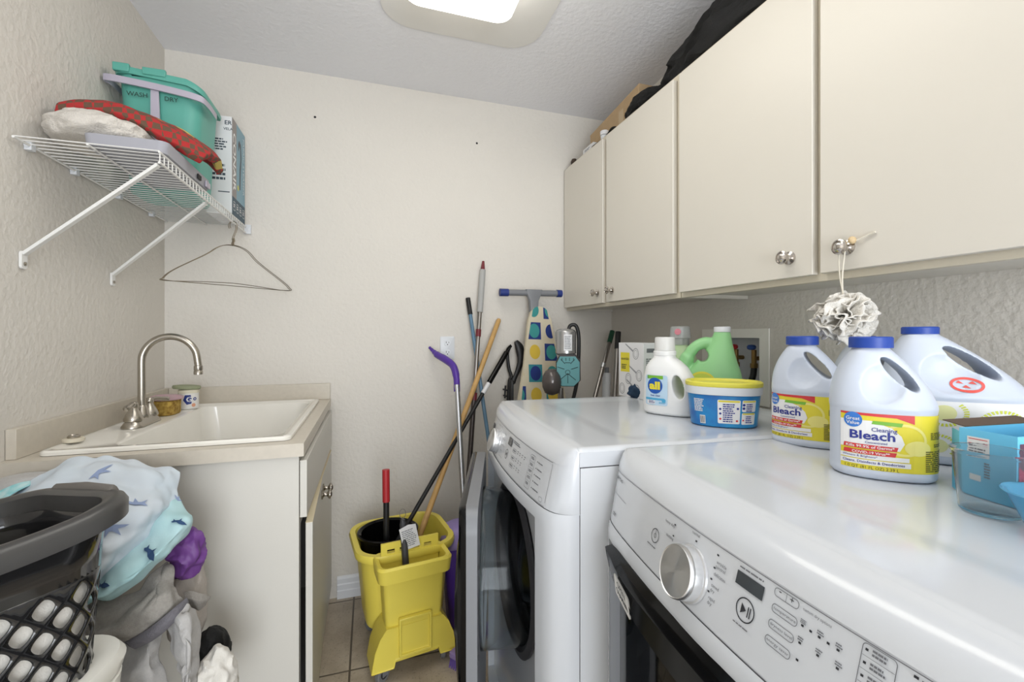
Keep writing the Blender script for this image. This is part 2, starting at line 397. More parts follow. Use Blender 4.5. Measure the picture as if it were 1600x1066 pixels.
rs += [rr(bx[0] - .008, bx[1] + .008, bx[2] - .008, bx[3] + .008, .05, .9435), rr(bx[0], bx[1], bx[2], bx[3], .05, .938), rr(bx[0] + .02, bx[1] - .02, bx[2] + .02, bx[3] - .02, .05, .80), rr(bx[0] + .05, bx[1] - .05, bx[2] + .05, bx[3] - .05, .05, .70),
       rr(bx[0] + .12, bx[1] - .12, bx[2] + .12, bx[3] - .12, .05, .685)]
vs = rings(bm, rs, cap=False); bm.faces.new(vs[-1]); obj('basin', bm, M_porc, t, world=True)
bm = nb(); lathe(bm, [(.001, 0), (.035, 0), (.035, .004), (.028, .003), (.001, .002)], 24, Matrix.Translation((-.45, 1.77, .686))); obj('drain', bm, M_nickel, t, world=True)

# ------------------------------------------------------------------ front loading washer and dryer
PT, PB, ZT = .963, .868, 1.0
def front_pt(y, kind, W=.70):        # outward offset of the front at width position y
    t = max(-1, min(1, y / (W / 2))); b = 1 - t * t; c = (1 - abs(t) ** 16) ** (1 / 2.2)
    k = {'s': 0, 'a': (.010, .002), 'b': (.022, .012), 'c': (.0305, .021), 'pt': (.034, .022), 'pb': (.055, .028), 'f': (.060, .030)}[kind]
    return 0 if kind == 's' else -(k[0] * c + k[1] * b)
def panel_fn(side=1):
    def fn(y, q, h=0):
        x = front_pt(y, 'pt') * (1 - q) + front_pt(y, 'pb') * q; z = PT * (1 - q) + PB * q
        n = Vector((-(PT - PB), 0, .028)).normalized(); return Vector((x, y, z)) + n * h
    return fn
PF = panel_fn()
PHt = .099
def PF2(cy=0, cq=0):                     # local metres: right = towards the near side (-y), up = towards the top
    return lambda a, b, h=0: PF(cy - a, cq - b / PHt, h)
YS = [-.35, -.3485, -.345, -.338, -.33, -.318, -.3] + [-.27 + i * .03 for i in range(19)] + [.3, .318, .33, .338, .345, .3485, .35]
def appliance(name, label, cat, ox, oy, slope, recess):
    rz = -math.atan(slope); t = thing(name, label, cat, (ox, oy, 0), rz)
    # upper shell: top deck with sunk field, rolled front edge, control fascia
    bm = nb(); XS = [.78, .775] + [.76 - i * .02 for i in range(36)] + [.04, .02, .006, .003, .0015, 0]
    def topz(x, y):
        e = min(.35 - abs(y), .78 - x); z = ZT - (.008 * (1 - min(1, e / .012)) ** 2)
        dx, dy = abs(x - .42) - .30 + .07, abs(y) - .29 + .07
        sd = math.hypot(max(dx, 0), max(dy, 0)) + min(max(dx, dy), 0) - .07
        z -= .0035 * max(0, min(1, (-sd) / .012))
        if .001 < x < .0035: z -= .0018
        return z
    rows = []
    for x in XS: rows.append([(x, y, topz(x, y)) for y in YS])
    for kd, z in (('a', .9985), ('b', .991), ('c', .976), ('pt', PT)): rows.append([(front_pt(y, kd), y, z - (.004 * (1 - min(1, (.35 - abs(y)) / .012)) ** 2)) for y in YS])
    for q in (.0, .25, .5, .75, 1.0): rows.append([PF(y, q, -.0006) for y in YS])
    rows.append([(front_pt(y, 'pb') + .003, y, PB - .0025) for y in YS])
    rings(bm, rows, cap=False, closed=False)
    for sy in (-.3502, .3458): box(bm, .0005, .7795, sy, sy + .0044, ZT - .037, ZT - .0075)
    obj('top_housing', bm, M_white, t)
    # cabinet sides and lower front
    bm = nb(); box(bm, .002, .78, -.35, -.345, .03, ZT - .0395); box(bm, .002, .78, .345, .35, .03, ZT - .0395); box(bm, .775, .78, -.345, .345, .03, ZT - .007)
    box(bm, .0, .775, -.345, .345, .03, .04)
    obj('cabinet_sides', bm, M_wplast, t, smooth=False)
    RY0, RY1, RZ0 = -.272, .30, .10
    ZS = [.03, RZ0, .2, .35, .5, .65, .8, .838, .852, PB - .0016]
    YS2 = sorted(set(YS + [RY0, RY1]))
    YS2 = [y for y in YS2 if not (abs(y - RY0) < .008 and y != RY0) and not (abs(y - RY1) < .004 and y != RY1)]
    bm = nb(); V = {}
    for j, z in enumerate(ZS):
        for i, y in enumerate(YS2): V[i, j] = bm.verts.new((front_pt(y, 'f') * (1 if j < 9 else .925), y, z))
    i0, i1 = YS2.index(RY0), YS2.index(RY1); j0, j1 = 1, 7
    for j in range(len(ZS) - 1):
        for i in range(len(YS2) - 1):
            if i0 <= i < i1 and j0 <= j < j1: continue
            bm.faces.new((V[i, j], V[i + 1, j], V[i + 1, j + 1], V[i, j + 1]))
    # recess walls
    RX = -.045; loop = [(i, j0) for i in range(i0, i1)] + [(i1, j) for j in range(j0, j1)] + [(i, j1) for i in range(i1, i0, -1)] + [(i0, j) for j in range(j1, j0, -1)]
    inner = [bm.verts.new((RX, YS2[i], ZS[j])) for i, j in loop]; n = len(loop)
    for k in range(n): bm.faces.new((V[loop[k]], V[loop[(k + 1) % n]], inner[(k + 1) % n], inner[k]))
    # recess floor with round port
    cy, czz, rad = .0, .600, .215; ring1 = []
    for k in range(n):
        p = inner[k].co; a = math.atan2(p.z - czz, p.y - cy); ring1.append(bm.verts.new((RX, cy + rad * cos(a), czz + rad * sin(a))))
    ring2 = [bm.verts.new((RX + .03, v.co.y, v.co.z)) for v in ring1]
    for k in range(n):
        bm.faces.new((inner[k], inner[(k + 1) % n], ring1[(k + 1) % n], ring1[k])); bm.faces.new((ring1[k], ring1[(k + 1) % n], ring2[(k + 1) % n], ring2[k]))
    obj('front_panel', bm, M_white, t)
    MR = Matrix.Translation((RX, cy, czz)) @ Matrix.Rotation(pi / 2, 4, 'Y')   # lathe axis along +x (into the machine)
    bm = nb(); lathe(bm, [(rad + .004, -.004), (rad + .006, -.010), (rad - .012, -.016), (rad - .03, -.006), (rad - .034, .02), (rad - .02, .035), (rad - .036, .05), (rad - .018, .065), (rad - .03, .085)], 48, MR, cap=False); obj('door_gasket', bm, M_dgrey, t)
    bm = nb(); lathe(bm, [(rad - .026, .075), (rad - .004, .08), (rad + .05, .10), (rad + .05, .5), (.001, .52)], 40, MR, cap=False); dr = obj('drum', bm, mat('dark_drum_steel', srgb(70, 70, 72), .3, .8), t)
    bm = nb()
    for q in range(3): lathe(bm, [(rad - .028 + q * .012, .088 + q * .03), (rad - .024 + q * .012, .086 + q * .03), (rad - .022 + q * .012, .09 + q * .03)], 40, MR, cap=False)
    obj('drum_rim', bm, M_pewter, dr)
    return t, (RX, cy, czz, rad)
WA, wi = appliance('washing_machine', 'white front load washer nearer the back wall with its round door ajar', 'washing machine', .431, 1.172, .068, True)
DR, di = appliance('clothes_dryer', 'white front load dryer nearest the camera, black door closed with an open sticker', 'dryer', .487, .466, .077, False)

def dial(parent, cy, cq, r=.036):
    n = (PF(cy, cq, 1) - PF(cy, cq, 0)); M = Matrix.Translation(PF(cy, cq, 0)) @ frame_to(n)
    bm = nb(); lathe(bm, [(r * 1.12, 0), (r * 1.1, .003), (r * 1.04, .004), (r * 1.04, .016), (r, .019)], 48, M); d = obj('dial', bm, mat('satin_dial_skirt', srgb(206, 207, 209), .22, .45), parent)
    bm = nb(); lathe(bm, [(r * 1.045, .017), (r * 1.03, .022), (r * .99, .024), (r * .96, .0227), (r * .2, .023), (.0002, .023)], 48, None, cap=False); obj('dial_face', bm, M_spun, d, label='spun metal face').matrix_local = M
def panel_marks(t, which):
    f = PF2(); g = nb(); dk = nb()
    def word(s, y, q, hgt=.0042, bmx=None, **k): text(bmx or g, s, -y, -q * PHt, hgt, f, **k)
    def dot(y, q, w=.0035): gridpoly(dk, -y - w / 2, -y + w / 2, -q * PHt - .0011, -q * PHt + .0011, f, 1, 1, .0005)
    def line(y0, q0, y1, q1, w=.0009):
        a, b = Vector((-y0, -q0 * PHt)), Vector((-y1, -q1 * PHt)); d = (b - a); nn = max(1, int(d.length / .02)); p = Vector((-d.y, d.x)).normalized() * w / 2
        for k in range(nn): poly(g, [a + d * k / nn - p, a + d * (k + 1) / nn - p, a + d * (k + 1) / nn + p, a + d * k / nn + p], f, .0005)
    def rbox(y0, q0, y1, q1, r=.004, w=.0007): outline(g, rrect(abs(y0 - y1), abs(q1 - q0) * PHt, r, 4, -(y0 + y1) / 2, -(q0 + q1) / 2 * PHt), w, f, .0005)
    def ring(y, q, r, w=.0012): outline(dk, circ(r, 32, -y, -q * PHt), w, f, .0005)
    if which == 'D':
        line(.325, .02, -.30, .02); line(-.30, .02, -.335, .2); line(.325, 1.0, -.32, 1.0)
        word('MAYTAG', .318, .17, .006, bmx=dk, bold=.01); line(.328, .42, .25, .44, .0008); fake(g, -.30, -.76 * PHt, .02, .008, 2, f, .0005)
        ring(.133, .50, .011); ring(.133, .50, .0035, .0007); line(.133, .40, .133, .52); fake(g, -.150, -.66 * PHt, .03, .0028, 1, f, .0005)
        word('heavy duty', .115, .19); dot(.090, .14); word('bedding', .105, .37); dot(.088, .30); word('normal', .050, .085); dot(.038, .15)
        word('wrinkle', -.006, .235); word('control', -.006, .29); dot(-.006, .13); word('delicates', -.006, .385); dot(-.005, .30); word('timed', -.006, .53); word('dry', -.006, .59); dot(-.004, .45); word('rapid', -.006, .69); word('dry', -.006, .75); dot(-.004, .61)
        gridpoly(dk, .0415, .0815, -.285 * PHt, -.13 * PHt, f, 4, 1, .0006); fake(g, .043, -.065 * PHt, .036, .003, 1, f, .0005)
        ring(.063 * -1, .50, .0135, .0014); poly(dk, [(.057, -.56 * PHt), (.057, -.44 * PHt), (.0645, -.50 * PHt)], f, .0005)
        for o in (.0665, .0695): gridpoly(dk, o, o + .0014, -.56 * PHt, -.44 * PHt, f, 1, 1, .0005)
        fake(g, .050, -.68 * PHt, .028, .0025, 1, f, .0005)
        rbox(-.0935, .045, -.1235, .14); line(-.1085, .045, -.1085, .14, .0005); word('-', -.099, .10, .008, bmx=dk); word('+', -.1125, .115, .007, bmx=dk)
        for q, s in ((.215, 'temperature'), (.385, 'dryness level'), (.555, 'energy saver')): rbox(-.0945, q, -.1255, q + .095); word(s, -.0965, q + .06, .003, width=.027)
        word('custom dry options', -.128, .10, .003, width=.030)
        for i, (yy, q) in enumerate([(-.131, .245), (-.140, .245), (-.149, .245), (-.158, .245), (-.1675, .245), (-.132, .415), (-.151, .41), (-.170, .40), (-.133, .58)]):
            dot(yy, q, .0028)
            if i not in (1, 3, 8): fake(g, -yy - .003, (-q + .062) * PHt, .007, .0045, 2 if i else 3, f, .0005)
        rbox(-.186, .03, -.214, .62)
        for i in range(5):
            q = .085 + .115 * i; dot(-.190, q, .0025); fake(g, .1945, (-q + .035) * PHt, .014, .007, 2, f, .0005)
            if i: line(-.187, q - .058, -.213, q - .058, .0004)
        dot(-.227, .06); fake(g, .231, -.05 * PHt, .02, .003, 1, f, .0005)
        for i in range(4): dot(-.227, .2 + i * .12); fake(g, .231, -(.19 + i * .12) * PHt, .02, .003, 1, f, .0005)
    else:
        line(.325, .02, -.30, .02); line(.205, .06, .205, .95, .0009); line(-.30, .05, -.30, .9, .0009); line(.31, .98, -.30, .98, .0009)
        gridpoly(dk, -.275, -.235, -.42 * PHt, -.26 * PHt, f, 3, 1, .0005)
        word('normal', .165, .13, .004); word('bulky', .125, .11, .004)
        for i, s in enumerate(('delicates', 'wrinkle', 'quick wash', 'soak', 'rinse and spin')): word(s, .062, .20 + i * .16, .0038); dot(.066, .19 + i * .16)
        gridpoly(dk, -.005, .032, -.34 * PHt, -.13 * PHt, f, 3, 1, .0006)
        ring(-.005, .60, .013, .0014); poly(dk, [(-.0005, -.66 * PHt), (-.0005, -.54 * PHt), (.007, -.60 * PHt)], f, .0005)
        for o in (.009, .012): gridpoly(dk, o, o + .0014, -.66 * PHt, -.54 * PHt, f, 1, 1, .0005)
        fake(g, .042, -.12 * PHt, .06, .008, 2, f, .0005)
        for q in (.36, .55, .74):
            rbox(-.050, q - .05, -.085, q + .05); fake(g, .054, (-q + .025) * PHt, .026, .005, 1, f, .0005)
            for k in range(4 if q < .5 else 3): dot(-.096 - k * .018, q, .0035); fake(g, .092 + k * .018, (-q + .07) * PHt, .010, .003, 1, f, .0005)
        rbox(-.185, .12, -.215, .90)
        for k in range(5):
            q = .20 + .15 * k; fake(g, .190, (-q + .04) * PHt, .02, .006, 2, f, .0005); dot(-.228, q, .003); fake(g, .234, (-q + .02) * PHt, .03, .004, 1, f, .0005)
            if k: line(-.187, q - .075, -.213, q - .075, .0004)
        rbox(-.272, .84, -.288, .94)
    fuse('control_markings', t, [obj('panel_print', g, M_print, t, smooth=False), obj('panel_dark', dk, M_printd, t, smooth=False)])
    bm = nb(); gridpoly(bm, *((.0415, .0815, -.285 * PHt, -.13 * PHt) if which == 'D' else (-.005, .032, -.34 * PHt, -.13 * PHt)), f, 4, 1, .0009); obj('display', bm, M_lcd, t, smooth=False)
panel_marks(DR, 'D'); dial(DR, .038, .60, .0335)
panel_marks(WA, 'W'); dial(WA, .128, .56, .0335)

# washer door, hinged at the far side and swung part way open
RX = wi[0]; HY = .295
def door_parts(parent, M, opened):
    # local door frame: a = 0 at the hinge .. .565 at the latch, z up, d = outward
    Wd, z0, z1 = .55, .105, .848
    def P(a, z, d): return M @ Vector((d, -a, z))
    def oval(w, h, r, n=8): return rrect(w, h, r, n, Wd / 2, (z0 + z1) / 2)
    def bowd(a): u = (a - Wd / 2) / (Wd / 2); return .012 * (1 - u * u)
    def ring(pl, d): return [P(a, z, d - bowd(a)) for a, z in pl]
    o1 = oval(Wd, z1 - z0, .05)
    gz, gc = wi[2], Wd / 2 - .005; gr = .205
    # inner grey frame
    n = len(o1); cir = []
    for a, z in o1: an = math.atan2(z - gz, a - gc); cir.append((gc + gr * cos(an), gz + gr * sin(an)))
    bm = nb(); rings(bm, [ring(o1, -.024), [P(a, z, -.0) for a, z in o1], [P(a, z, -.0) for a, z in cir], [P(a, z, -.02) for a, z in cir], ring(cir, -.024)], cap=False, loop=True)
    fr = obj('door_frame', bm, M_greyp, parent)
    bm = nb()                                                # black outer skin
    o2 = oval(Wd - .01, z1 - z0 - .01, .045)
    rings(bm, [ring(o1, -.0242), ring(o1, -.034), ring(o2, -.04), [P(a, z, -.04 - bowd(a)) for a, z in cir], [P(a, z, -.0242 - bowd(a)) for a, z in cir]], cap=False, loop=True)
    obj('door_skin', bm, M_blackp, parent)
    bm = nb(); N = 40                                        # outer window pane
    rs = [[P(gc + r * cos(2 * pi * k / N), gz + r * sin(2 * pi * k / N), -.036 - .012 * (1 - (r / gr) ** 2)) for k in range(N)] for r in (gr, gr * .8, gr * .5, .002)]
    vs = rings(bm, rs, cap=False); bm.faces.new(vs[-1]); obj('outer_window', bm, M_tintg, parent, solid=.003)
    bm = nb(); rs = []                                       # moulded bowl that bulges into the drum
    for k, (r, d, dz) in enumerate([(gr - .002, -.02, 0), (gr - .006, .01, 0), (gr - .012, .06, .002), (gr - .022, .115, .004), (gr - .045, .138, .008), (gr - .09, .130, .012), (.08, .110, .016), (.03, .10, .016), (.002, .098, .016)]):
        rs.append([P(gc + r * cos(2 * pi * q / N), gz - dz + r * sin(2 * pi * q / N), d + (.03 * max(0, -sin(2 * pi * q / N)) if 2 <= k <= 5 else 0)) for q in range(N)])
    vs = rings(bm, rs, cap=False); bm.faces.new(vs[-1]); obj('door_bowl', bm, M_clearg, parent, solid=.004)
    bm = nb(); rs = []                                       # swelling grip lip near the latch side
    for k in range(13):
        z = z1 - .04 - .36 * k / 12; s_ = sin(pi * k / 12) ** .6
        rs.append([P(Wd - .012 + dx, z, -.038 - .012 * s_ * h_) for dx, h_ in ((.010, -.3), (.012, .4), (.004, 1), (-.02, 1), (-.05, .4), (-.055, -.2))])
    rings(bm, rs); obj('door_handle', bm, M_blackp, parent)
    if opened:
        for z in (.2, .52, .72):
            bm = nb(); lathe(bm, [(.0055, 0), (.0055, .0015), (.002, .002)], 12, M @ Matrix.Translation((.0005, -(Wd - .025), z)) @ Matrix.Rotation(pi / 2, 4, 'Y')); obj('screw', bm, M_dgrey, fr)
        bm = nb(); q = M @ Matrix.Translation((0, -(Wd - .028), .36))
        outl = rrect(.02, .045, .006, 4); rings(bm, [[q @ Vector((0, y * 1, z)) for y, z in outl], [q @ Vector((.016, y, z)) for y, z in outl], [q @ Vector((.016, y * .6, z * .7)) for y, z in outl], [q @ Vector((.004, y * .6, z * .7)) for y, z in outl]])
        obj('latch', bm, M_wplast, fr)
wdM = Matrix.Translation((RX - .030, .287, 0)) @ Matrix.Rotation(R(-12.5), 4, 'Z')
door_parts(WA, wdM, True)


# ------------------------------------------------------------------ dryer door (closed)
def ddoor():
    t = DR; y1, y0, z0 = .276, -.302, .105
    def X(y, k=1.0): u = (y - (y0 + y1) / 2) / ((y1 - y0) / 2); return -(.076 + .028 * (1 - u ** 4)) * k
    ys = [y1 - (y1 - y0) * i / 24 for i in range(25)]
    ztop = lambda y: .847
    zl = lambda y: .826 - .040 * max(0, 1 - ((y - (y0 + y1) / 2) / .27) ** 2) ** .7
    bm = nb()                                             # gloss black handle band across the top
    rs = []
    for y in ys:
        f = max(0, 1 - ((y - (y0 + y1) / 2) / .24) ** 2) ** .8
        rs.append([(-.045, y, ztop(y)), (-.060, y, ztop(y)), (X(y) * .86, y, ztop(y) - .004), (X(y) * .93, y, ztop(y) - .010 - .010 * f), (X(y) - .006 - .004 * f, y, ztop(y) - .012 - .004 * f), (X(y) - .009 - .004 * f, y, zl(y) + .008), (X(y) - .006, y, zl(y)), (X(y) + .004, y, zl(y)), (-.045, y, zl(y))])
    rings(bm, rs); obj('handle_band', bm, M_blackp, t)
    fw = .085; zi0 = .19
    bm = nb()                                             # grey frame: two stiles and a bottom rail in one bent sheet
    def patch(ya, yb, za, zb, n=8, fz=None):
        rs = []
        for i in range(n + 1):
            y = ya + (yb - ya) * i / n; top = (zl(y) - .001) if zb is None else zb
            rs.append([(-.045, y, za), (X(y) + .004, y, za), (X(y), y, za + .004), (X(y), y, top), (-.045, y, top)])
        rings(bm, rs)
    patch(y1, y1 - fw, z0, None); patch(y0 + fw, y0, z0, None); patch(y1 - fw - .0001, y0 + fw + .0001, z0, zi0)
    fr = obj('door_frame', bm, mat('satin_grey_trim', srgb(120, 124, 132), .3, .3), t)
    bm = nb(); rs = []
    for i in range(17):
        y = y1 - fw - (y1 - y0 - 2 * fw) * i / 16; rs.append([(X(y) - .0005, y, zi0), (X(y) - .0005, y, zl(y) - .001), (X(y) + .0035, y, zl(y) - .001), (X(y) + .0035, y, zi0)])
    rings(bm, rs); obj('door_window', bm, M_tintg, t)
    MR = Matrix.Translation((-.06, 0, .56)) @ Matrix.Rotation(pi / 2, 4, 'Y')
    bm = nb(); lathe(bm, [(.24, 0), (.235, .01), (.215, .012), (.205, .05), (.17, .09), (.09, .11), (.001, .11)], 44, MR, cap=False); obj('door_bowl', bm, M_clearg, t, solid=.004)
    bm = nb(); lathe(bm, [(.243, .002), (.243, -.004), (.226, -.004), (.226, .002)], 44, MR, cap=False); obj('bowl_ring', bm, M_greyp, t)
    # open sticker at the far end of the band
    ysx = .186
    o = Vector((X(ysx) - .0095, ysx, .812)); o2 = Vector((X(ysx - .06) - .0105, ysx - .06, .802)); u = (o2 - o).normalized()
    f = plane_fn(o + Vector((-.001, 0, 0)), u, (-.12, 0, 1))
    sg = mat('white_sticker', srgb(236, 236, 234), .4)
    bm = nb(); poly(bm, rrect(.062, .034, .004, 4, .03, .006), lambda a, b, h: f(a, b, .0005)); poly(bm, rrect(.062, .034, .004, 4, .03, .006), lambda a, b, h: f(a, b, -.0012)); st = obj('sticker', bm, sg, t, label='white sticker reading OPEN OUVRIR')
    bm = nb(); text(bm, 'OPEN', .03, .010, .0095, f, .0012, align='c', bold=.01); text(bm, 'OUVRIR', .03, -.004, .0095, f, .0012, align='c', bold=.01); obj('sticker_print', bm, M_printd, st, smooth=False)
ddoor()

# ------------------------------------------------------------------ recessed laundry valve box (right wall)
t = thing('valve_box', 'white framed recessed laundry valve box in the right wall with red and blue taps', 'valve box', (XR, 1.345, 1.0))
bm = nb(); fy0, fy1, fz0, fz1 = 1.185, 1.505, .985, 1.255
def rect(y0, y1, z0, z1, x): return [(x, y0, z0), (x, y1, z0), (x, y1, z1), (x, y0, z1)]
rings(bm, [rect(fy0, fy1, fz0, fz1, XR - .001), rect(fy0, fy1, fz0, fz1, XR - .007), rect(VY0 + .006, VY1 - .006, VZ0 + .006, VZ1 - .006, XR - .009), rect(VY0 + .006, VY1 - .006, VZ0 + .006, VZ1 - .006, XR - .001)], cap=False, loop=True)
obj('box_frame', bm, mat('cream_white_plastic', srgb(238, 236, 228), .4), t, world=True, smooth=False)
bm = nb(); a = (VY0 + .004, VY1 - .004, VZ0 + .004, VZ1 - .004)
vs = rings(bm, [rect(*a, XR + .0), rect(*a, XR + .085)], cap=False); bm.faces.new(vs[-1]); obj('box_recess', bm, M_wplast, t, world=True, smooth=False, solid=.002)
def valve(y, z, c):
    v = Vector((XR + .05, y, z)); bm = nb(); tube(bm, [v + Vector((.033, 0, -.01)), v + Vector((.0, 0, -.01))], .008); tube(bm, [v + Vector((0, 0, .022)), v + Vector((0, 0, -.03))], .009); tube(bm, [v + Vector((0, 0, -.028)), v + Vector((0, 0, -.045))], .013, 8)
    o = obj('valve', bm, mat('aged_brass', srgb(150, 120, 75), .35, .9), t, world=True)
    bm = nb(); lathe(bm, [(.0085, 0), (.015, .004), (.0165, .012), (.012, .018), (.001, .02)], 10, Matrix.Translation(v + Vector((-.012, 0, .022)))); obj('valve_handle', bm, mat('tap_' + c, {'red': srgb(178, 42, 46), 'blue': srgb(52, 84, 150)}[c], .4), o, world=True, label=c + ' tap handle')
valve(1.385, 1.155, 'red'); valve(1.30, 1.155, 'blue')
bm = nb(); tube(bm, spline([(XR + .05, 1.30, 1.11), (XR + .045, 1.30, 1.08), (XR + .03, 1.30, 1.05), (XR + .03, 1.32, 1.03), (XR + .045, 1.38, 1.028), (XR + .05, 1.385, 1.08), (XR + .05, 1.385, 1.11)], 8), .011); obj('hose', bm, M_blackm, t, world=True)
# wall outlet on the back wall
t = thing('wall_outlet', 'white double socket outlet plate on the back wall', 'outlet', (.372, YB, 1.165))
bm = nb(); ox, oz = .372, 1.167
rings(bm, [[(ox + x, YB - .001, oz + z) for x, z in rrect(.072, .114, .006)], [(ox + x, YB - .005, oz + z) for x, z in rrect(.072, .114, .006)], [(ox + x, YB - .007, oz + z) for x, z in rrect(.064, .106, .006)]]); obj('plate', bm, M_wplast, t, world=True)
for dz in (.024, -.024):
    bm = nb(); rings(bm, [[(ox + x, YB - .0072, oz + dz + z) for x, z in circ(.0168, 24)], [(ox + x, YB - .009, oz + dz + z) for x, z in circ(.0165, 24)]]); so = obj('socket', bm, M_wplast, t, world=True)
    f = plane_fn((ox, YB - .009, oz + dz), (1, 0, 0), (0, 0, 1)); bm = nb()
    gridpoly(bm, -.0075, -.0052, -.001, .008, f, 1, 1, .0003); gridpoly(bm, .0052, .0075, -.001, .006, f, 1, 1, .0003); poly(bm, circ(.0027, 12, 0, -.0075), f, .0003); obj('slots', bm, M_dark, so, world=True, smooth=False)
# two small holes left in the back wall paint
for x, z in ((-.241, 2.239), (.525, 2.218)):
    t = nb(); lathe(t, [(.0055, 0), (.0045, .0012), (.001, .0005)], 12, Matrix.Translation((x, YB - .0001, z)) @ frame_to((0, -1, 0)))
    setp(obj('wall_plug', t, M_dark), 'small dark screw hole plug on the back wall, ' + ('nearer the shelf' if x < 0 else 'nearer the wall cabinets'), 'wall plug')

# ------------------------------------------------------------------ wire shelf on the left wall
M_wire = mat('white_coated_wire', srgb(226, 225, 222), .35)
SZ, SXF, SYN, SYE = 1.712, -.522, 1.382, 2.225
t = thing('wire_shelf', 'white coated wire shelf on the left wall near the back corner', 'shelf', (XL, 1.8, SZ))
bm = nb(); n = 33
for i in range(n + 1):
    y = SYN + (SYE - SYN) * i / n; tube(bm, [(XL + .012, y, SZ), (SXF, y, SZ), (SXF + .002, y, SZ - .002), (SXF + .002, y, SZ - .03)], .0016, 6)
obj('deck_wires', bm, M_wire, t, world=True).__setitem__('kind', 'stuff')
for x, z, r in ((XL + .012, SZ - .003, .0032), (-.67, SZ - .004, .0028), (SXF + .002, SZ - .004, .003), (SXF + .002, SZ - .031, .0032)):
    bm = nb(); tube(bm, [(x, SYN - .004, z), (x, SYE, z)], r, 8); obj('rail', bm, M_wire, t, world=True)
for y in (1.44, 1.62, 1.86, 2.1):
    bm = nb(); box(bm, XL + .001, XL + .016, y - .008, y + .008, SZ - .014, SZ + .006); tube(bm, [(XL + .008, y - .012, SZ - .003), (XL + .008, y + .012, SZ - .003)], .006, 8); obj('wall_clip', bm, M_wplast, t, world=True)
bm = nb(); box(bm, SXF - .005, SXF + .022, 2.222, YB - .001, SZ - .034, SZ + .006); lathe(bm, [(.006, 0), (.006, .003), (.001, .004)], 10, Matrix.Translation((SXF + .013, 2.222, SZ - .014)) @ frame_to((0, -1, 0))); obj('end_bracket', bm, M_wplast, t, world=True)
for (y, ye) in ((1.425, 1.39), (1.83, 1.745)):
    a = Vector((XL + .006, y, 1.435)); b = Vector((SXF - .004, ye, SZ - .034)); d = (b - a).normalized()
    bm = nb(); sd = Vector((-d.y, d.x, 0)).normalized() * .007; up = d.cross(sd).normalized()
    rs = [[p + sd + up * .004, p + sd - up * .004, p - sd - up * .004, p - sd + up * .004] for p in (a, a + d * .02, b - d * .01, b)]
    rings(bm, rs); br = obj('support_brace', bm, M_wire, t, world=True, bevel=.001)
    bm = nb(); rings(bm, [[(XL + .001, y + yy, 1.42 + zz) for yy, zz in rrect(.02, .045, .008)], [(XL + .007, y + yy, 1.42 + zz) for yy, zz in rrect(.02, .045, .008)]]); obj('foot_plate', bm, M_wire, br, world=True)
    bm = nb(); lathe(bm, [(.005, 0), (.005, .002), (.001, .004)], 10, Matrix.Translation((XL + .0072, y, 1.41)) @ frame_to((1, 0, 0))); obj('screw', bm, M_nickel, br, world=True)

# two wire hangers hooked on the front rail of the shelf
def hanger(off, label):
    hk = Vector((SXF + .002, 2.045, SZ - .031)); dirv = Vector((.72, .60, 0)).normalized(); yo = Vector((-.6, .72, 0)).normalized() * off
    t = thing('wire_hanger', label, 'hanger', hk, 0, None)
    def P(a, z): return hk + dirv * a + yo + Vector((0, 0, z))
    pts = [P(0, .006)] + [P(.013 * sin(x), .006 - .013 + .013 * cos(x) - 0) for x in (.7, 1.4, 2.1)] + [P(.006, -.035), P(0, -.055), P(0, -.095)]
    hook = [P(-.012 , -.022), P(-.015, -.008), P(-.008, .005), P(.004, .007), P(.012, -.004), P(.012, -.022), P(.004, -.045), P(0, -.06), P(0, -.09)]
    bm = nb(); tube(bm, spline(hook, 6), .0014, 8); tube(bm, [P(0, -.06), P(.002, -.07), P(-.002, -.08), P(0, -.09)], .0028, 8)
    tri = [P(0, -.088), P(.03, -.092), P(.06, -.107), P(.10, -.145), P(.20, -.212), P(.232, -.238), P(.222, -.252), P(.0, -.252 + off), P(-.222, -.252), P(-.234, -.242), P(-.20, -.208), P(-.10, -.14), P(-.06, -.107), P(-.03, -.092)]
    tube(bm, spline(tri, 6, closed=True), .0014, 8, closed=True); obj('wire', bm, mat('bronze_wire', srgb(122, 112, 96), .35, .9), t, world=True)
hanger(0, 'bare wire hanger hooked on the shelf rail, in front of its twin'); hanger(.012, 'bare wire hanger hooked on the shelf rail, behind its twin')

# mop bucket on the shelf
M_teal = mat('teal_plastic', srgb(92, 166, 152), .38)
M_lilac = mat('lilac_grey_plastic', srgb(178, 172, 186), .4)
t = thing('teal_bucket', 'teal rectangular wash and dry bucket with a grey carry handle on the wire shelf', 'bucket', (-.675, 1.885, SZ + .002))
bc = Vector((-.672, 1.885)); bm = nb()
def bsec(z):
    f = (z - 1.714) / .40; w, d = .195 + .045 * f, .19 + .035 * f; return [(bc.x + x, bc.y + y, z) for x, y in rrect(w, d, .045, 6)]
def bsec2(z, e): 
    f = (z - 1.714) / .40; w, d = .195 + .045 * f + e, .19 + .035 * f + e
    return [(bc.x + x, bc.y + y, z - .028 * max(0, x / .12) ** 2) for x, y in rrect(w, d, .045, 6)]
rings(bm, [bsec(1.714), bsec(1.9), bsec(2.085), bsec2(2.088, 0), bsec2(2.088, .018), bsec2(2.10, .02), bsec2(2.11, .012), bsec2(2.108, -.004), bsec2(2.05, -.006), [(x, y, 1.72) for x, y, z in bsec(1.76)]]); obj('tub', bm, M_teal, t, world=True)
for a, b in ((.005, .05), (.085, .15)):
    bm = nb(); box(bm, bc.x - .125 + a, bc.x - .125 + b, bc.y - .126, bc.y - .112, 2.09, 2.117 - .003 * (a > .05)); obj('rim_tooth', bm, M_teal, t, world=True, bevel=.003)

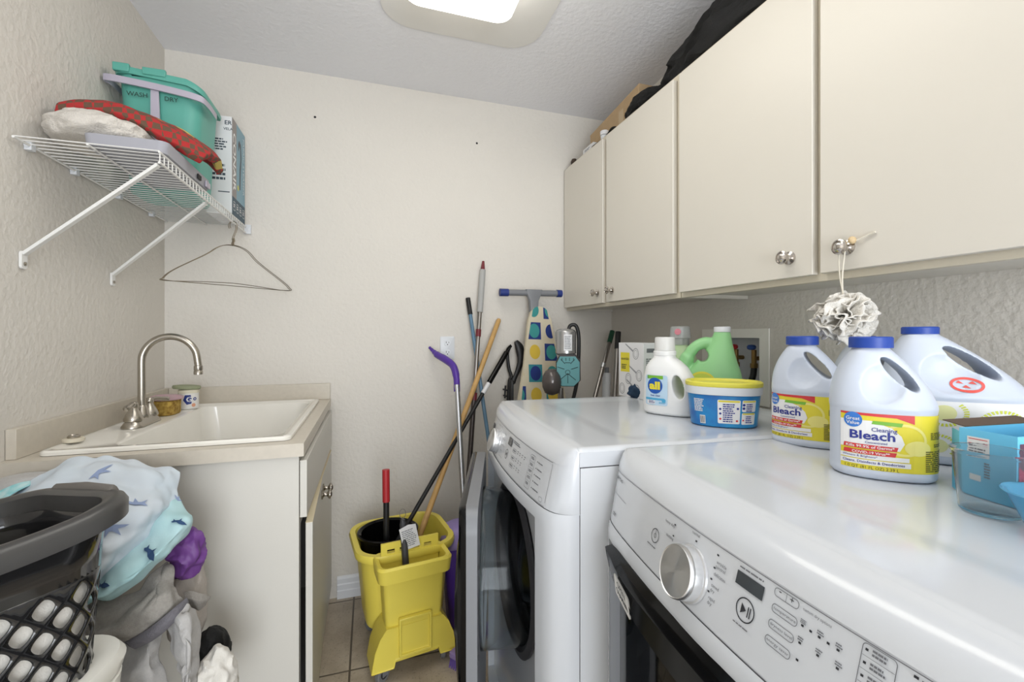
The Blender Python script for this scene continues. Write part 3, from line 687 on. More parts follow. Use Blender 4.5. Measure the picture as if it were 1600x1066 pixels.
bm = nb(); hp = [(bc.x - .134, bc.y + .0, 2.062), (bc.x - .134, bc.y - .09, 2.062), (bc.x - .135, bc.y - .124, 2.062), (bc.x, bc.y - .129, 2.05), (bc.x + .115, bc.y - .126, 2.035), (bc.x + .138, bc.y - .09, 2.03), (bc.x + .138, bc.y, 2.03)]
rs = [[Vector(p) + Vector(q) for q in ((0, 0, .011), (0, -.005, .0105), (0, -.005, -.0105), (0, 0, -.011))] for p in spline(hp, 5)]
rings(bm, rs); obj('carry_handle', bm, M_lilac, t, world=True)
f = plane_fn((bc.x, bc.y - .1158, 1.9), (1, 0, 0), (0, -.045, 1))
bm = nb(); pts = [(-.022, -.17), (.012, -.17), (.006, .15), (-.016, .15)]; rings(bm, [[f(a, b, -.002) for a, b in pts], [f(a, b, .003) for a, b in pts]]); obj('divider_strip', bm, M_lilac, t, world=True, smooth=False)
M_tp = mat('teal_print', srgb(30, 62, 58), .5)
for w_, x_, z_ in (('WASH', -.083, .115), ('DRY', .022, .113)): bm = nb(); text(bm, w_, x_, z_, .014, f, .0008, bold=.01); obj('lettering', bm, M_tp, t, world=True, smooth=False)

# steamer carton
M_card = mat('white_carton', srgb(226, 226, 228), .5)
def carton(name, label, cat, cen, w, d, h, rz, m, bev=.001):
    t = thing(name, label, cat, cen, rz); bm = nb(); box(bm, -w / 2, w / 2, -d / 2, d / 2, 0, h); b = obj('carton', bm, m, t, bevel=bev); return t
_n0 = set(bpy.data.objects)
t = carton('steamer_box', 'tall grey and blue fabric steamer carton on the wire shelf by the back wall', 'box', (-.567, 2.125, SZ + .002), .088, .19, .388, 0, M_card)
f = plane_fn((.044, -.095, 0), (0, 1, 0), (0, 0, 1)); F2 = lambda a, b, h=0: f(a, b, h)
def patchp(parent, name, col, shapes, fn, label=None, rough=.5, h=.0004):
    bm = nb(); m = col if isinstance(col, bpy.types.Material) else mat(name, col, rough)
    for s in shapes: 
        if s[0] == 'r': gridpoly(bm, *s[1:5], fn, 4, 2, h)
        elif s[0] == 'p': poly(bm, s[1], fn, h)
        elif s[0] == 't': text(bm, *s[1:4], s[4], fn, h, **(s[5] if len(s) > 5 else {}))
        elif s[0] == 'f': fake(bm, *s[1:6], fn, h)
        elif s[0] == 'o': outline(bm, s[1], s[2], fn, h)
    return obj(name, bm, m, parent, smooth=False, label=label)
patchp(t, 'grey_panel', srgb(150, 144, 142), [('r', 0, .062, .075, .388)], F2)
patchp(t, 'blue_panel', srgb(132, 168, 184), [('r', .062, .19, .075, .388)], F2)
patchp(t, 'navy_panel', srgb(56, 82, 98), [('r', 0, .19, 0, .075)], F2)
patchp(t, 'brand_print', srgb(240, 240, 240), [('t', 'CONAIR', .015, .335, .036, dict(rot=-pi / 2, bold=.02, width=.235))] + [('o', rrect(.026, .036, .003, 3, .03 + .045 * i, .04), .002) for i in range(4)] + [('f', .02 + .045 * i, .05, .02, .016, 2) for i in range(4)], F2, h=.0008)
patchp(t, 'steamer_print', srgb(222, 232, 236), [('t', 'FABRIC STEAMER', .158, .365, .017, dict(rot=-pi / 2, bold=.012, width=.245))], F2, h=.0008)
patchp(t, 'steamer_picture', srgb(78, 84, 92), [('p', [(.085, .315), (.10, .335), (.125, .325), (.135, .27), (.125, .21), (.118, .13), (.104, .13), (.107, .215), (.12, .26), (.115, .30), (.10, .31), (.092, .285), (.085, .29)])], F2, h=.0009)
patchp(t, 'seal', srgb(200, 196, 90), [('p', circ(.012, 20, .085, .13))], F2, h=.0009)
f3 = plane_fn((-.044, -.095, 0), (1, 0, 0), (0, 0, 1))
patchp(t, 'side_print', srgb(62, 74, 86), [('t', 'ER', .063, .355, .016, dict(bold=.02)), ('t', 'VELA', .058, .333, .010, dict(bold=.01)), ('f', .012, .30, .06, .05, 5), ('f', .012, .2, .065, .07, 4), ('r', .04, .08, .085, .089)], f3)

fuse('carton_print', t, [o for o in t.children if o.name.split('.')[0] not in ('carton',)])

# folded laundry and trays on the shelf
def blob(name, label, cat, m, cen, r, amp=.12, fs=6, flat=1.0, seed=0, rz=0, n=40, group=None, parts=None, fold=0):
    bm = nb(); bmesh.ops.create_icosphere(bm, subdivisions=5, radius=1)
    for v in bm.verts:
        p = v.co.copy(); k = noise.fractal(Vector((p.x * fs / 3 + seed, p.y * fs / 3, p.z * fs / 3 + seed)), 1, 2, 4)
        rid = 1 - abs(noise.noise(Vector((p.x * fs * .5 + seed, p.y * fs * .5 + 7, p.z * fs * .5 * (2 if fold else 1))))) * 2
        f = 1 + amp * k + amp * .5 * rid; q = p * f
        if q.z < -flat * .6: q.z = -flat * .6 + (q.z + flat * .6) * .1
        v.co = (q.x * r[0], q.y * r[1], q.z * r[2])
    zz = min(v.co.z for v in bm.verts)
    for v in bm.verts: v.co.z -= zz
    bm.transform(Matrix.Rotation(rz, 4, 'Z'))
    if parts is None:
        o = obj(name, bm, m); o.location = cen; MW[o.name] = Matrix.Translation(cen); return setp(o, label, cat, group)
def fabric(name, col, var=.06, vs=30, col2=None, bump=.25, bs=600, rough=.9): return mat(name, col, rough, bump=bump, bscale=bs, var=var, vscale=vs, col2=col2)
def folded(name, label, cat, m, pts_top, width_dir, th=.012, layers=3, lip=.02, seed=0, sag=.0, wr=.004):
    # folded cloth: spine of top line points, extruded along width_dir, with rounded front fold and stacked layers
    W = Vector(width_dir); rs = []
    sp = spline(pts_top, 10); n = 14
    bm = nb()
    for L_ in range(layers):
        dz = -th * L_; rs = []
        for i in range(n + 1):
            u = i / n; base = W * u; ring = []
            for p in sp:
                q = p + base + Vector((0, 0, dz + wr * noise.noise(Vector((p.x * 25 + seed, u * 4, L_ * 3))) - sag * (u - .5) ** 2)); ring.append(q)
            rr = [q + Vector((0, 0, th * .45)) for q in ring]; e = (ring[-1] - ring[-2]).normalized(); rr += [ring[-1] + e * th * .45]; rr += [q - Vector((0, 0, th * .45)) for q in ring[::-1]]; e = (ring[0] - ring[1]).normalized(); rr += [ring[0] + e * th * .45]; rs.append(rr)
        rings(bm, rs)
    o = obj(name, bm, m); return setp(o, label, cat)
M_terry = fabric('white_terry', srgb(214, 208, 200), bump=1.0, bs=260, var=.1, vs=90)
bm = nb()
def drape(nx, ny, fn): return [[bm.verts.new(fn(i / nx, j / ny)) for i in range(nx + 1)] for j in range(ny + 1)]
def cloth(name, label, cat, m, rows, th=.004, wr=.006, ws=14, seed=0, nx=10, ny=10, sub=1, parent=None, ridge=.6, lab2=None):
    # interpolates a coarse grid of cloth points and adds folds along the normals
    A = [spline(r, nx) for r in rows]; cols = list(zip(*A)); B = [spline(c, ny) for c in cols]   # B[col][row]
    bm = nb(); V = [[bm.verts.new(p) for p in c] for c in B]
    uvn = {}
    for i in range(len(V) - 1):
        for j in range(len(V[0]) - 1): bm.faces.new((V[i][j], V[i + 1][j], V[i + 1][j + 1], V[i][j + 1]))
    bm.normal_update(); mv = []
    for i, c in enumerate(V):
        for j, v in enumerate(c):
            p = v.co * ws; a = noise.fractal(p + Vector((seed, 0, 0)), 1, 2, 3); b = 1 - 2 * abs(noise.noise(Vector((p.x * .5 + seed, p.y * .5, p.z * 1.1))))
            b2 = 1 - 2 * abs(noise.noise(Vector((p.x * .9 + seed, p.y * .9, p.z * .30 + 5)))); mv.append((v, v.co + v.normal * wr * (a * .7 + ridge * b + .8 * b2)))
    for v, p in mv: v.co = p
    o = obj(name, bm, m, parent, world=bool(parent), sub=0); o.modifiers.new('s', 'SOLIDIFY').thickness = th
    if sub: s = o.modifiers.new('u', 'SUBSURF'); s.levels = sub; s.render_levels = sub
    return setp(o, label, cat) if label else o
def at_z(x, y, z): return (x, y, z)
# grey bath scale like tray under the towels
M_lgrey = mat('light_grey_plastic', srgb(160, 160, 168), .4)
t = thing('plastic_tray', 'light grey slotted plastic tray hanging over the front of the wire shelf', 'tray', (-.60, 1.56, SZ + .002))
bm = nb(); ty0, ty1, tx0, tx1 = 1.40, 1.74, -.69, -.515
rings(bm, [rr(tx0, tx1, ty0, ty1, .02, SZ + .003), rr(tx0 - .004, tx1 + .004, ty0, ty1, .02, SZ + .034), rr(tx0 - .001, tx1 + .001, ty0 + .003, ty1 - .003, .02, SZ + .034), rr(tx0 + .004, tx1 - .004, ty0 + .006, ty1 - .006, .02, SZ + .008)]); obj('tray_shell', bm, M_lgrey, t, world=True)
bm = nb(); box(bm, tx1 + .002, tx1 + .006, 1.62, 1.648, SZ + .010, SZ + .024); obj('slot', bm, M_dark, t, world=True)
bm = nb(); box(bm, tx1 + .002, tx1 + .007, 1.69, 1.73, SZ + .006, SZ + .026); obj('clip', bm, M_lilac, t, world=True, bevel=.002)
S_ = SZ + .037
blob('terry_towel', 'bunched white terry towel lying on the near end of the wire shelf', 'towel', M_terry, (-.700, 1.525, SZ + .036), (.118, .125, .05), amp=.10, fs=5, seed=3, rz=.1)
cloth('blue_towel', 'flat blue cloth sandwiched between white towel and red plaid throw on the shelf', 'cloth', fabric('blue_cloth', srgb(66, 124, 182)),
      [[(-.80, 1.50, SZ + .085), (-.72, 1.49, SZ + .112), (-.64, 1.50, SZ + .088)], [(-.80, 1.60, SZ + .105), (-.72, 1.60, SZ + .125), (-.63, 1.61, SZ + .10)], [(-.79, 1.73, SZ + .10), (-.71, 1.73, SZ + .115), (-.63, 1.73, SZ + .098)]], th=.008, wr=.002)
def plaid():
    m = bpy.data.materials.new('red_plaid_fleece'); m.use_nodes = True; nt = m.node_tree; N = nt.nodes; L = nt.links; b = N['Principled BSDF']; b.inputs['Roughness'].default_value = .95
    tc = N.new('ShaderNodeTexCoord'); mp = N.new('ShaderNodeMapping'); L.new(tc.outputs['Object'], mp.inputs['Vector']); mp.inputs['Rotation'].default_value = (.3, .2, .5)
    ch = N.new('ShaderNodeTexChecker'); ch.inputs['Scale'].default_value = 55; L.new(mp.outputs['Vector'], ch.inputs['Vector']); ch.inputs['Color1'].default_value = srgb(168, 44, 44); ch.inputs['Color2'].default_value = srgb(98, 74, 58)
    nz = N.new('ShaderNodeTexNoise'); nz.inputs['Scale'].default_value = 14; L.new(tc.outputs['Object'], nz.inputs['Vector'])
    rp = N.new('ShaderNodeValToRGB'); rp.color_ramp.interpolation = 'CONSTANT'; rp.color_ramp.elements[0].color = (0, 0, 0, 1); rp.color_ramp.elements[1].color = (1, 1, 1, 1); rp.color_ramp.elements[1].position = .62; L.new(nz.outputs['Fac'], rp.inputs['Fac'])
    mx = N.new('ShaderNodeMixRGB'); L.new(rp.outputs['Color'], mx.inputs[0]); L.new(ch.outputs['Color'], mx.inputs[1]); mx.inputs[2].default_value = srgb(190, 172, 92)
    L.new(mx.outputs['Color'], b.inputs['Base Color']); return m
M_plaid = plaid()
def pthrow(rows, **k): return rows
cloth('plaid_throw', 'red plaid fleece throw folded over the towels against the teal bucket', 'blanket', M_plaid,
      [[(-.79, 1.49, SZ + .108), (-.72, 1.475, SZ + .125), (-.64, 1.475, SZ + .112), (-.57, 1.485, SZ + .082), (-.505, 1.51, SZ + .052), (-.470, 1.53, SZ + .040)],
       [(-.79, 1.50, SZ + .135), (-.72, 1.49, SZ + .158), (-.64, 1.495, SZ + .148), (-.56, 1.51, SZ + .118), (-.495, 1.54, SZ + .088), (-.462, 1.56, SZ + .062)],
       [(-.79, 1.57, SZ + .150), (-.72, 1.57, SZ + .172), (-.64, 1.58, SZ + .165), (-.56, 1.60, SZ + .138), (-.490, 1.63, SZ + .105), (-.460, 1.65, SZ + .075)],
       [(-.78, 1.66, SZ + .150), (-.71, 1.66, SZ + .168), (-.63, 1.67, SZ + .160), (-.56, 1.69, SZ + .130), (-.50, 1.715, SZ + .095), (-.475, 1.73, SZ + .065)]], th=.024, wr=.008, ws=12)

# ------------------------------------------------------------------ faucet and small things by the sink
t = thing('faucet', 'brushed nickel two handle gooseneck faucet on the sink ledge', 'faucet', (-.70, 1.735, .9445))
fx, fy, fz = -.702, 1.735, .9445; fa = -.0
def FM(dy=0): return Matrix.Translation((fx, fy + dy, fz))
bm = nb(); rings(bm, [[(fx + x * s, fy + y * s2, fz + z) for x, y in rrect(.06, .17, .029, 8)] for s, s2, z in ((1, 1, 0), (1, 1, .004), (.82, .93, .014), (.62, .86, .022), (.60, .85, .024))]); obj('base_plate', bm, M_nickel, t, world=True)
bm = nb(); lathe(bm, [(.020, .02), (.0215, .026), (.0195, .034), (.0165, .05), (.0145, .058), (.0125, .062)], 28, FM())
arc = [(fx, fy, fz + .06), (fx, fy, fz + .15)] + [(fx + .075 - .075 * cos(a), fy + (.004 * a), fz + .205 + .078 * sin(a)) for a in [pi * k / 12 for k in range(0, 12)]]
arc += [(fx + .153, fy + .012, fz + .185)]
tube(bm, spline(arc, 4), .0108, 18); e = Vector((fx + .153, fy + .012, fz + .186)); lathe(bm, [(.0108, .0), (.0128, -.002), (.0130, -.014), (.0118, -.018), (.0132, -.020), (.0132, -.030), (.011, -.031), (.0105, -.026), (.001, -.026)], 24, Matrix.Translation(e)); obj('gooseneck_spout', bm, M_nickel, t, world=True)
for sgn in (-1, 1):
    bm = nb(); lathe(bm, [(.0245, .02), (.0255, .026), (.022, .036), (.0165, .048), (.0125, .056), (.011, .061), (.0125, .064), (.0125, .072), (.009, .078), (.001, .08)], 26, FM(sgn * .052)); h = obj('tap_handle', bm, M_nickel, t, world=True)
    a = Vector((fx, fy + sgn * .052, fz + .071)); d = Vector((-.25 if sgn > 0 else .1, -1 if sgn < 0 else 1, .0)).normalized()
    if sgn > 0: d = Vector((.6, .8, 0)).normalized()
    bm = nb(); tube(bm, [a, a + d * .02 + Vector((0, 0, .003)), a + d * .045 + Vector((0, 0, -.002)), a + d * .058 + Vector((0, 0, -.004)), a + d * .062], [.007, .0065, .0075, .0085, .004], 12); obj('lever', bm, M_nickel, h, world=True)
t = thing('hand_cleaner_tub', 'small white printed tub with a navy G logo on the sink ledge', 'tub', (-.675, 2.045, .9445))
tz = .9445; bm = nb(); lathe(bm, [(.030, 0), (.033, .003), (.033, .066), (.0315, .07)], 32, Matrix.Translation((-.675, 2.045, tz))); lb = obj('tub_body', bm, mat('tub_white', srgb(226, 224, 220), .4), t, world=True)
bm = nb(); lathe(bm, [(.0345, .062), (.0345, .073), (.032, .075), (.001, .075)], 32, Matrix.Translation((-.675, 2.045, tz))); obj('tub_lid', bm, mat('cream_lid', srgb(218, 212, 190), .5), t, world=True)
def cyl_fn(c, r, a0): return lambda a, b, h=0: Vector((c[0] + (r + h) * cos(a0 + a / r), c[1] + (r + h) * sin(a0 + a / r), c[2] + b))
cf = cyl_fn((-.675, 2.045, tz), .033, R(-68))
bm = nb(); poly(bm, [(-.020, .036), (-.008, .019), (.006, .022), (.009, .036), (.004, .056), (-.014, .056)], cf, .0005); text(bm, 'o', .012, .034, .017, cf, .0005, bold=.03); obj('logo', bm, mat('navy_print', srgb(40, 58, 130), .5), lb, world=True, smooth=False)
bm = nb(); text(bm, 'G', -.010, .030, .019, cf, .001, bold=.03); obj('letter', bm, M_card, lb, world=True, smooth=False)
bm = nb(); poly(bm, circ(.007, 16, .014, .016), cf, .0007); obj('seal', bm, mat('peach_print', srgb(220, 160, 130), .5), lb, world=True, smooth=False)
t = nb(); lathe(t, [(.001, 0), (.6, .02), (.95, .15), (1, .5), (.95, .85), (.6, .98), (.001, 1)], 28, Matrix.Translation((-.682, 2.045, tz + .0755)) @ Matrix.Rotation(.06, 4, 'Y') @ Matrix.Diagonal((.048, .034, .017, 1)))
setp(obj('soap_bar', t, mat('green_soap', srgb(142, 148, 118), .6, bump=.3, bscale=60)), 'pale green soap bar lying on the lid of the small white tub', 'soap')
M_sponge = mat('yellow_sponge', srgb(190, 160, 80), .9, bump=1, bscale=90, col2=srgb(130, 98, 38), vscale=70)
t = nb(); rings(t, [[(-.705 + x, 1.925 + y, tz + z) for x, y in superell(a, b, 3, 32)] for a, b, z in ((.034, .048, 0), (.038, .053, .004), (.038, .052, .025), (.039, .053, .050), (.037, .05, .053))])
setp(obj('sponge', t, M_sponge), 'porous yellow brown sponge between faucet and white tub', 'sponge')
t = nb(); lathe(t, [(.001, 0), (.8, 0), (1.0, .25), (1.0, .55), (.8, .8), (.5, 1), (.001, .9)], 30, Matrix.Translation((-.705, 1.925, tz + .0535)) @ Matrix.Rotation(.05, 4, 'Y') @ Matrix.Diagonal((.050, .066, .016, 1)))
setp(obj('soap_dish', t, mat('mauve_dish', srgb(168, 150, 150), .35, col2=srgb(206, 160, 176), vscale=14)), 'shallow mauve and pink soap dish resting on the yellow sponge', 'soap dish')
t = thing('sink_stopper', 'round off white sink stopper with metal ring by the splash board', 'stopper', (-.745, 1.46, .9485))
bm = nb(); MS = Matrix.Translation((-.752, 1.487, .9485)); lathe(bm, [(.020, 0), (.0225, .002), (.0225, .008), (.019, .0105), (.001, .0105)], 28, MS); obj('stopper_disc', bm, mat('cream_rubber', srgb(212, 204, 184), .5), t, world=True)
bm = nb(); lathe(bm, [(.013, .0108), (.0135, .0145), (.010, .018), (.0075, .0145), (.001, .0142)], 24, MS); obj('metal_ring', bm, M_nickel, t, world=True)


# ------------------------------------------------------------------ poles and brooms leaning in the back corner
M_wood = mat('varnished_pine', srgb(200, 160, 100), .4, var=.15, vscale=25)
M_red = mat('maroon_plastic', srgb(112, 38, 46), .4)
M_steel = mat('satin_steel_pole', srgb(150, 146, 142), .3, 1)
M_blue = mat('slate_blue_pole', srgb(92, 124, 148), .35)
M_purple = mat('purple_plastic', srgb(82, 50, 148), .35)
M_lil = mat('lilac_plastic', srgb(150, 132, 190), .4)
def V_(p): return Vector(p)
def ext(a, b, z): a, b = V_(a), V_(b); k = (z - a.z) / (b.z - a.z); return a + (b - a) * k
def seg(a, b, f0, f1): a, b = V_(a), V_(b); return [a + (b - a) * f0, a + (b - a) * f1]
# yellow mop bucket frame
BKO = Vector((.149, 1.70, 0)); BRZ = R(8.5)
M_yel = mat('yellow_plastic', srgb(234, 216, 92), .36, var=.03, vscale=8)
t = thing('mop_bucket', 'yellow wheeled mop bucket with side press wringer on the tile floor', 'mop bucket', BKO, BRZ)
bm = nb()
def tb(w, d, cy, r, z): return [(x, y, z) for x, y in rrect(w, d, r, 8, .005, cy)]
rs = [tb(.25, .23, .175, .07, .105), tb(.30, .27, .18, .08, .125), tb(.335, .31, .19, .09, .32), tb(.35, .33, .195, .09, .385), tb(.385, .36, .195, .10, .39), tb(.392, .367, .195, .10, .405), tb(.385, .36, .195, .10, .418), tb(.345, .32, .195, .085, .418), tb(.335, .31, .19, .085, .39), tb(.29, .26, .18, .07, .14)]
rings(bm, rs); obj('tub', bm, M_yel, t)
bm = nb()                                                     # wringer hopper, open at the top
def hb(w, y0, y1, r, z, bow=0): return [(x, y - bow * (1 - (x / (w / 2)) ** 2) * (1 if y < (y0 + y1) / 2 else 0), z) for x, y in rrect(w, y1 - y0, r, 5, 0, (y0 + y1) / 2)]
rings(bm, [hb(.20, -.045, .04, .02, .06), hb(.205, -.05, .04, .02, .19), hb(.225, -.06, .045, .02, .355, .0), hb(.262, -.078, .05, .025, .362, .012), hb(.272, -.082, .052, .025, .41, .014), hb(.262, -.076, .05, .025, .418, .012), hb(.236, -.062, .044, .02, .412, .008), hb(.20, -.045, .03, .02, .30)])
obj('wringer_hopper', bm, M_yel, t, sub=0)
bm = nb()                                                     # perforated press plate
xs = [-.108, -.086, -.058, -.040, -.012, .006, .034, .052, .080, .108]; zs = [.350, .390, .406, .424, .438, .462]
for i in range(len(xs) - 1):
    for j in range(len(zs) - 1):
        if i % 2 == 1 and j % 2 == 1: continue
        box(bm, xs[i], xs[i + 1], .018, .026, zs[j], zs[j + 1])
bmesh.ops.remove_doubles(bm, verts=bm.verts, dist=1e-5)
obj('press_plate', bm, M_yel, t, smooth=False)
bm = nb()                                                     # skirt over the front castors
pr = [(-.155, .050), (-.152, .07), (-.143, .12), (-.125, .165), (-.103, .195), (.103, .195), (.125, .165), (.143, .12), (.152, .07), (.155, .050), (.092, .050), (.086, .078), (-.070, .078), (-.076, .050)]
rings(bm, [[(x, -.058, z) for x, z in pr], [(x, -.065, z) for x, z in pr], [(x, .05, z) for x, z in pr]]); obj('castor_skirt', bm, M_yel, t, bevel=.006, seg=3)
bm = nb(); fr = [(-.052, .095), (.05, .095), (.05, .215), (-.052, .215)]; ffn = lambda a, b, h=0: Vector((a, -.060 - .0 * b - h, b))
outer = [(-.06, .088), (.058, .088), (.058, .223), (-.06, .223)]
rings(bm, [[(a, -.050 - (.0 if b < .2 else .004), b) for a, b in outer], [(a, -.0705, b) for a, b in outer], [(a, -.0705, b) for a, b in fr], [(a, -.060, b) for a, b in fr]]); obj('front_boss', bm, M_yel, t, bevel=.002)
def castor(x, y, a, big=1):
    bm = nb(); M = Matrix.Translation((x, y, .030)) @ Matrix.Rotation(a, 4, 'Z') @ Matrix.Rotation(pi / 2, 4, 'X')
    lathe(bm, [(.014, -.009), (.026, -.010), (.030, -.007), (.030, .007), (.026, .010), (.014, .009)], 28, M); c = obj('castor', bm, mat('grey_tyre', srgb(120, 120, 120), .6), t)
    bm = nb(); lathe(bm, [(.001, -.0105), (.016, -.0105), (.016, .0105), (.001, .0105)], 20, M); obj('hub', bm, M_blackm, c)
    bm = nb(); MM = Matrix.Translation((x, y, 0)) @ Matrix.Rotation(a, 4, 'Z'); box(bm, -.012, .012, -.014, -.0115, .024, .07, MM); box(bm, -.012, .012, .0115, .014, .024, .07, MM); box(bm, -.012, .012, -.014, .014, .062, .072, MM); obj('fork', bm, M_greyp, c, smooth=False)
castor(-.112, -.036, R(35)); castor(.118, -.01, R(75)); castor(-.10, .27, R(10)); castor(.11, .27, R(10))
t2 = thing('black_pail', 'black round pail sitting inside the yellow mop bucket', 'pail', BKO + Matrix.Rotation(BRZ, 3, 'Z') @ Vector((-.045, .215, .142)))
bm = nb(); lathe(bm, [(.075, 0), (.078, .003), (.112, .268), (.122, .275), (.122, .287), (.116, .290), (.106, .283), (.074, .012), (.001, .01)], 40, None, cap=False); obj('pail_body', bm, M_blackp, t2)
def pole(name, label, cat, parts, bottom=None):
    t = thing(name, label, cat, bottom or parts[0][2][0]); return t, [obj(n, (lambda b: (tube(b, pts, r, 14), b)[1])(nb()), m, t, world=True) for n, m, pts, r in parts]
a, b = (0.062, 1.86, 0.691), (0.064, 1.84, 0.396)
pole('plunger', 'red gripped black rod standing in the black pail', 'plunger', [('rod', M_blackm, [V_(b) + V_((0, 0, -.22)), seg(a, b, .4, 1)[0]], .0115), ('grip', mat('red_grip', srgb(176, 42, 48), .4), seg(a, b, .0, .43), .0145)], bottom=V_(b) + V_((0, 0, -.22)))
a, b = (0.638, 2.215, 1.313), (0.211, 1.92, 0.404)
e = ext(a, b, .30); pole('mop_stick', 'light pine wooden pole leaning from the mop bucket to the wall', 'pole', [('stick', M_wood, [a, V_(a) + (V_(b) - V_(a)) * .01, e], [.009, .0125, .0125])], bottom=e)
a, b = (0.699, 2.2, 1.184), (0.167, 1.91, 0.467); e = ext(a, b, .33)
t, o = pole('black_mop', 'black pole with a long hooked grip leaning behind the wooden pole', 'mop', [('pole', M_blackm, seg(a, b, .2, 1) + [e], .0095), ('grip', M_blackp, seg(a, b, .06, .26), .0135)], bottom=e)
bm = nb(); q = V_(a); d = (V_(b) - q).normalized(); s = Vector((.9, 0, .45)).normalized(); tube(bm, [q + d * .055 + s * .009, q + d * .02 + s * .012, q + d * .005, q + d * .02 - s * .012, q + d * .055 - s * .009], .004, 8); obj('hang_loop', bm, M_blackp, t, world=True)
bm = nb(); tube(bm, seg(a, b, .265, .33), .0112, 14); obj('paper_label', bm, M_card, t, world=True)
a, b = (0.475, 2.222, 1.419), (0.544, 2.1, 0.77); e = ext(a, b, .0)
pole('blue_pole', 'thin slate blue pole with black end leaning on the back wall', 'pole', [('pole', M_blue, seg(a, b, .1, 1) + [e], .0095), ('end_cap', M_blackm, seg(a, b, 0, .13), .012)], bottom=e)
a, b = (0.555, 2.222, 1.605), (0.45, 2.08, 0.588); e = ext(a, b, .0)
pole('telescopic_pole', 'tall grey gripped telescopic pole with maroon collars leaning on the back wall', 'pole', [('tip', M_red, seg(a, b, -.005, .05), [.006, .013]), ('grip', mat('pale_grey_grip', srgb(168, 168, 166), .5), seg(a, b, .04, .255), .0155), ('upper_tube', M_steel, seg(a, b, .25, .66), .0108), ('lower_tube', mat('dark_steel_tube', srgb(84, 78, 76), .35, .8), seg(a, b, .66, 1.0) + [e], .0125), ('collar', M_red, seg(a, b, .34, .375), .0135), ('collar', M_red, seg(a, b, .645, .68), .0150), ('collar', M_red, [e + (V_(a) - e) * .30, e + (V_(a) - e) * .27], .0155)], bottom=e)
a, b = (0.377, 2.0, 0.993), (0.383, 1.9, 0.572); hd = Vector((.375, 1.69, .055))
t, o = pole('purple_broom', 'broom with curved purple grip and silver pole standing behind the washer door', 'broom', [('pole', M_alu, [V_(a) - (V_(b) - V_(a)) * .03, b, hd], .0118), ('grip', M_purple, spline([(0.377, 2.0, 0.975), (0.378, 2.02, 1.037), (0.37, 2.06, 1.087), (0.342, 2.11, 1.115), (0.313, 2.16, 1.134), (0.296, 2.19, 1.152), (0.28, 2.21, 1.17)], 5), [.0145] * 6 + [.0165] * 6 + [.0175] * 6 + [.0165] * 4 + [.012] * 3 + [.009] * 3 + [.007] * 3)], bottom=(.375, 1.69, 0))
bm = nb(); M = Matrix.Translation((.375, 1.69, 0)) @ Matrix.Rotation(R(38), 4, 'Z'); box(bm, -.105, .105, -.022, .022, .035, .06, M); obj('head', bm, M_lil, t, world=True, bevel=.006)
bm = nb()
for i in range(30):
    for j in range(5): tube(bm, [M @ Vector((-.1 + i * .0069, -.016 + j * .008, .036)), M @ Vector((-.104 + i * .0072, -.02 + j * .010, .0005))], .0022, 5)
obj('bristles', bm, mat('purple_bristles', srgb(120, 96, 176), .8), t, world=True).__setitem__('kind', 'stuff')
t = thing('purple_bin', 'deep purple upright dustpan bin with lilac lid beside the mop bucket', 'dustpan', (.40, 1.90, 0))
bm = nb()
def pb(w, d, r, z, dy=0): return [(.392 + x, 1.895 + y + dy, z) for x, y in rrect(w, d, r, 5)]
rings(bm, [pb(.12, .10, .02, 0), pb(.15, .13, .03, .02), pb(.195, .15, .03, .30), pb(.20, .155, .03, .345)]); obj('bin_body', bm, M_purple, t, world=True)
bm = nb(); rings(bm, [pb(.206, .16, .03, .3455), pb(.21, .165, .03, .352), pb(.20, .155, .03, .375), pb(.17, .12, .03, .41), pb(.12, .09, .03, .425)]); obj('bin_lid', bm, M_lil, t, world=True)
# grey grip with swing tag lying in the wringer
t = thing('mop_grip', 'grey foam grip with wire loop and white paper tag standing in the wringer', 'mop handle', (0.125, 1.7, 0.371))
a, b = (0.118, 1.72, 0.538), (0.128, 1.7, 0.373)
bm = nb(); tube(bm, [a, seg(a, b, .1, .2)[0], b], [.008, .0125, .0125], 12); obj('grip', bm, M_dgrey, t, world=True)
bm = nb(); c = V_(a) + V_((0, 0, .022)); tube(bm, [c + V_((.011 * sin(q), 0, .018 * cos(q))) for q in [2 * pi * k / 16 for k in range(16)]], .0012, 6, closed=True); obj('wire_loop', bm, M_steel, t, world=True)
f = plane_fn((0.112, 1.7, 0.469), (.97, .05, .22), (-.2, -.15, .95)); bm = nb(); pts = [(0, -.045), (.062, -.045), (.062, .045), (.035, .052), (0, .045)]; rings(bm, [[f(p[0], p[1], h) for p in pts] for h in (0, .0008)]); tg = obj('paper_tag', bm, M_card, t, world=True, smooth=False)
bm = nb(); fake(bm, .006, .035, .05, .07, 9, f, .0012, .4); obj('tag_print', bm, M_print, tg, world=True, smooth=False)
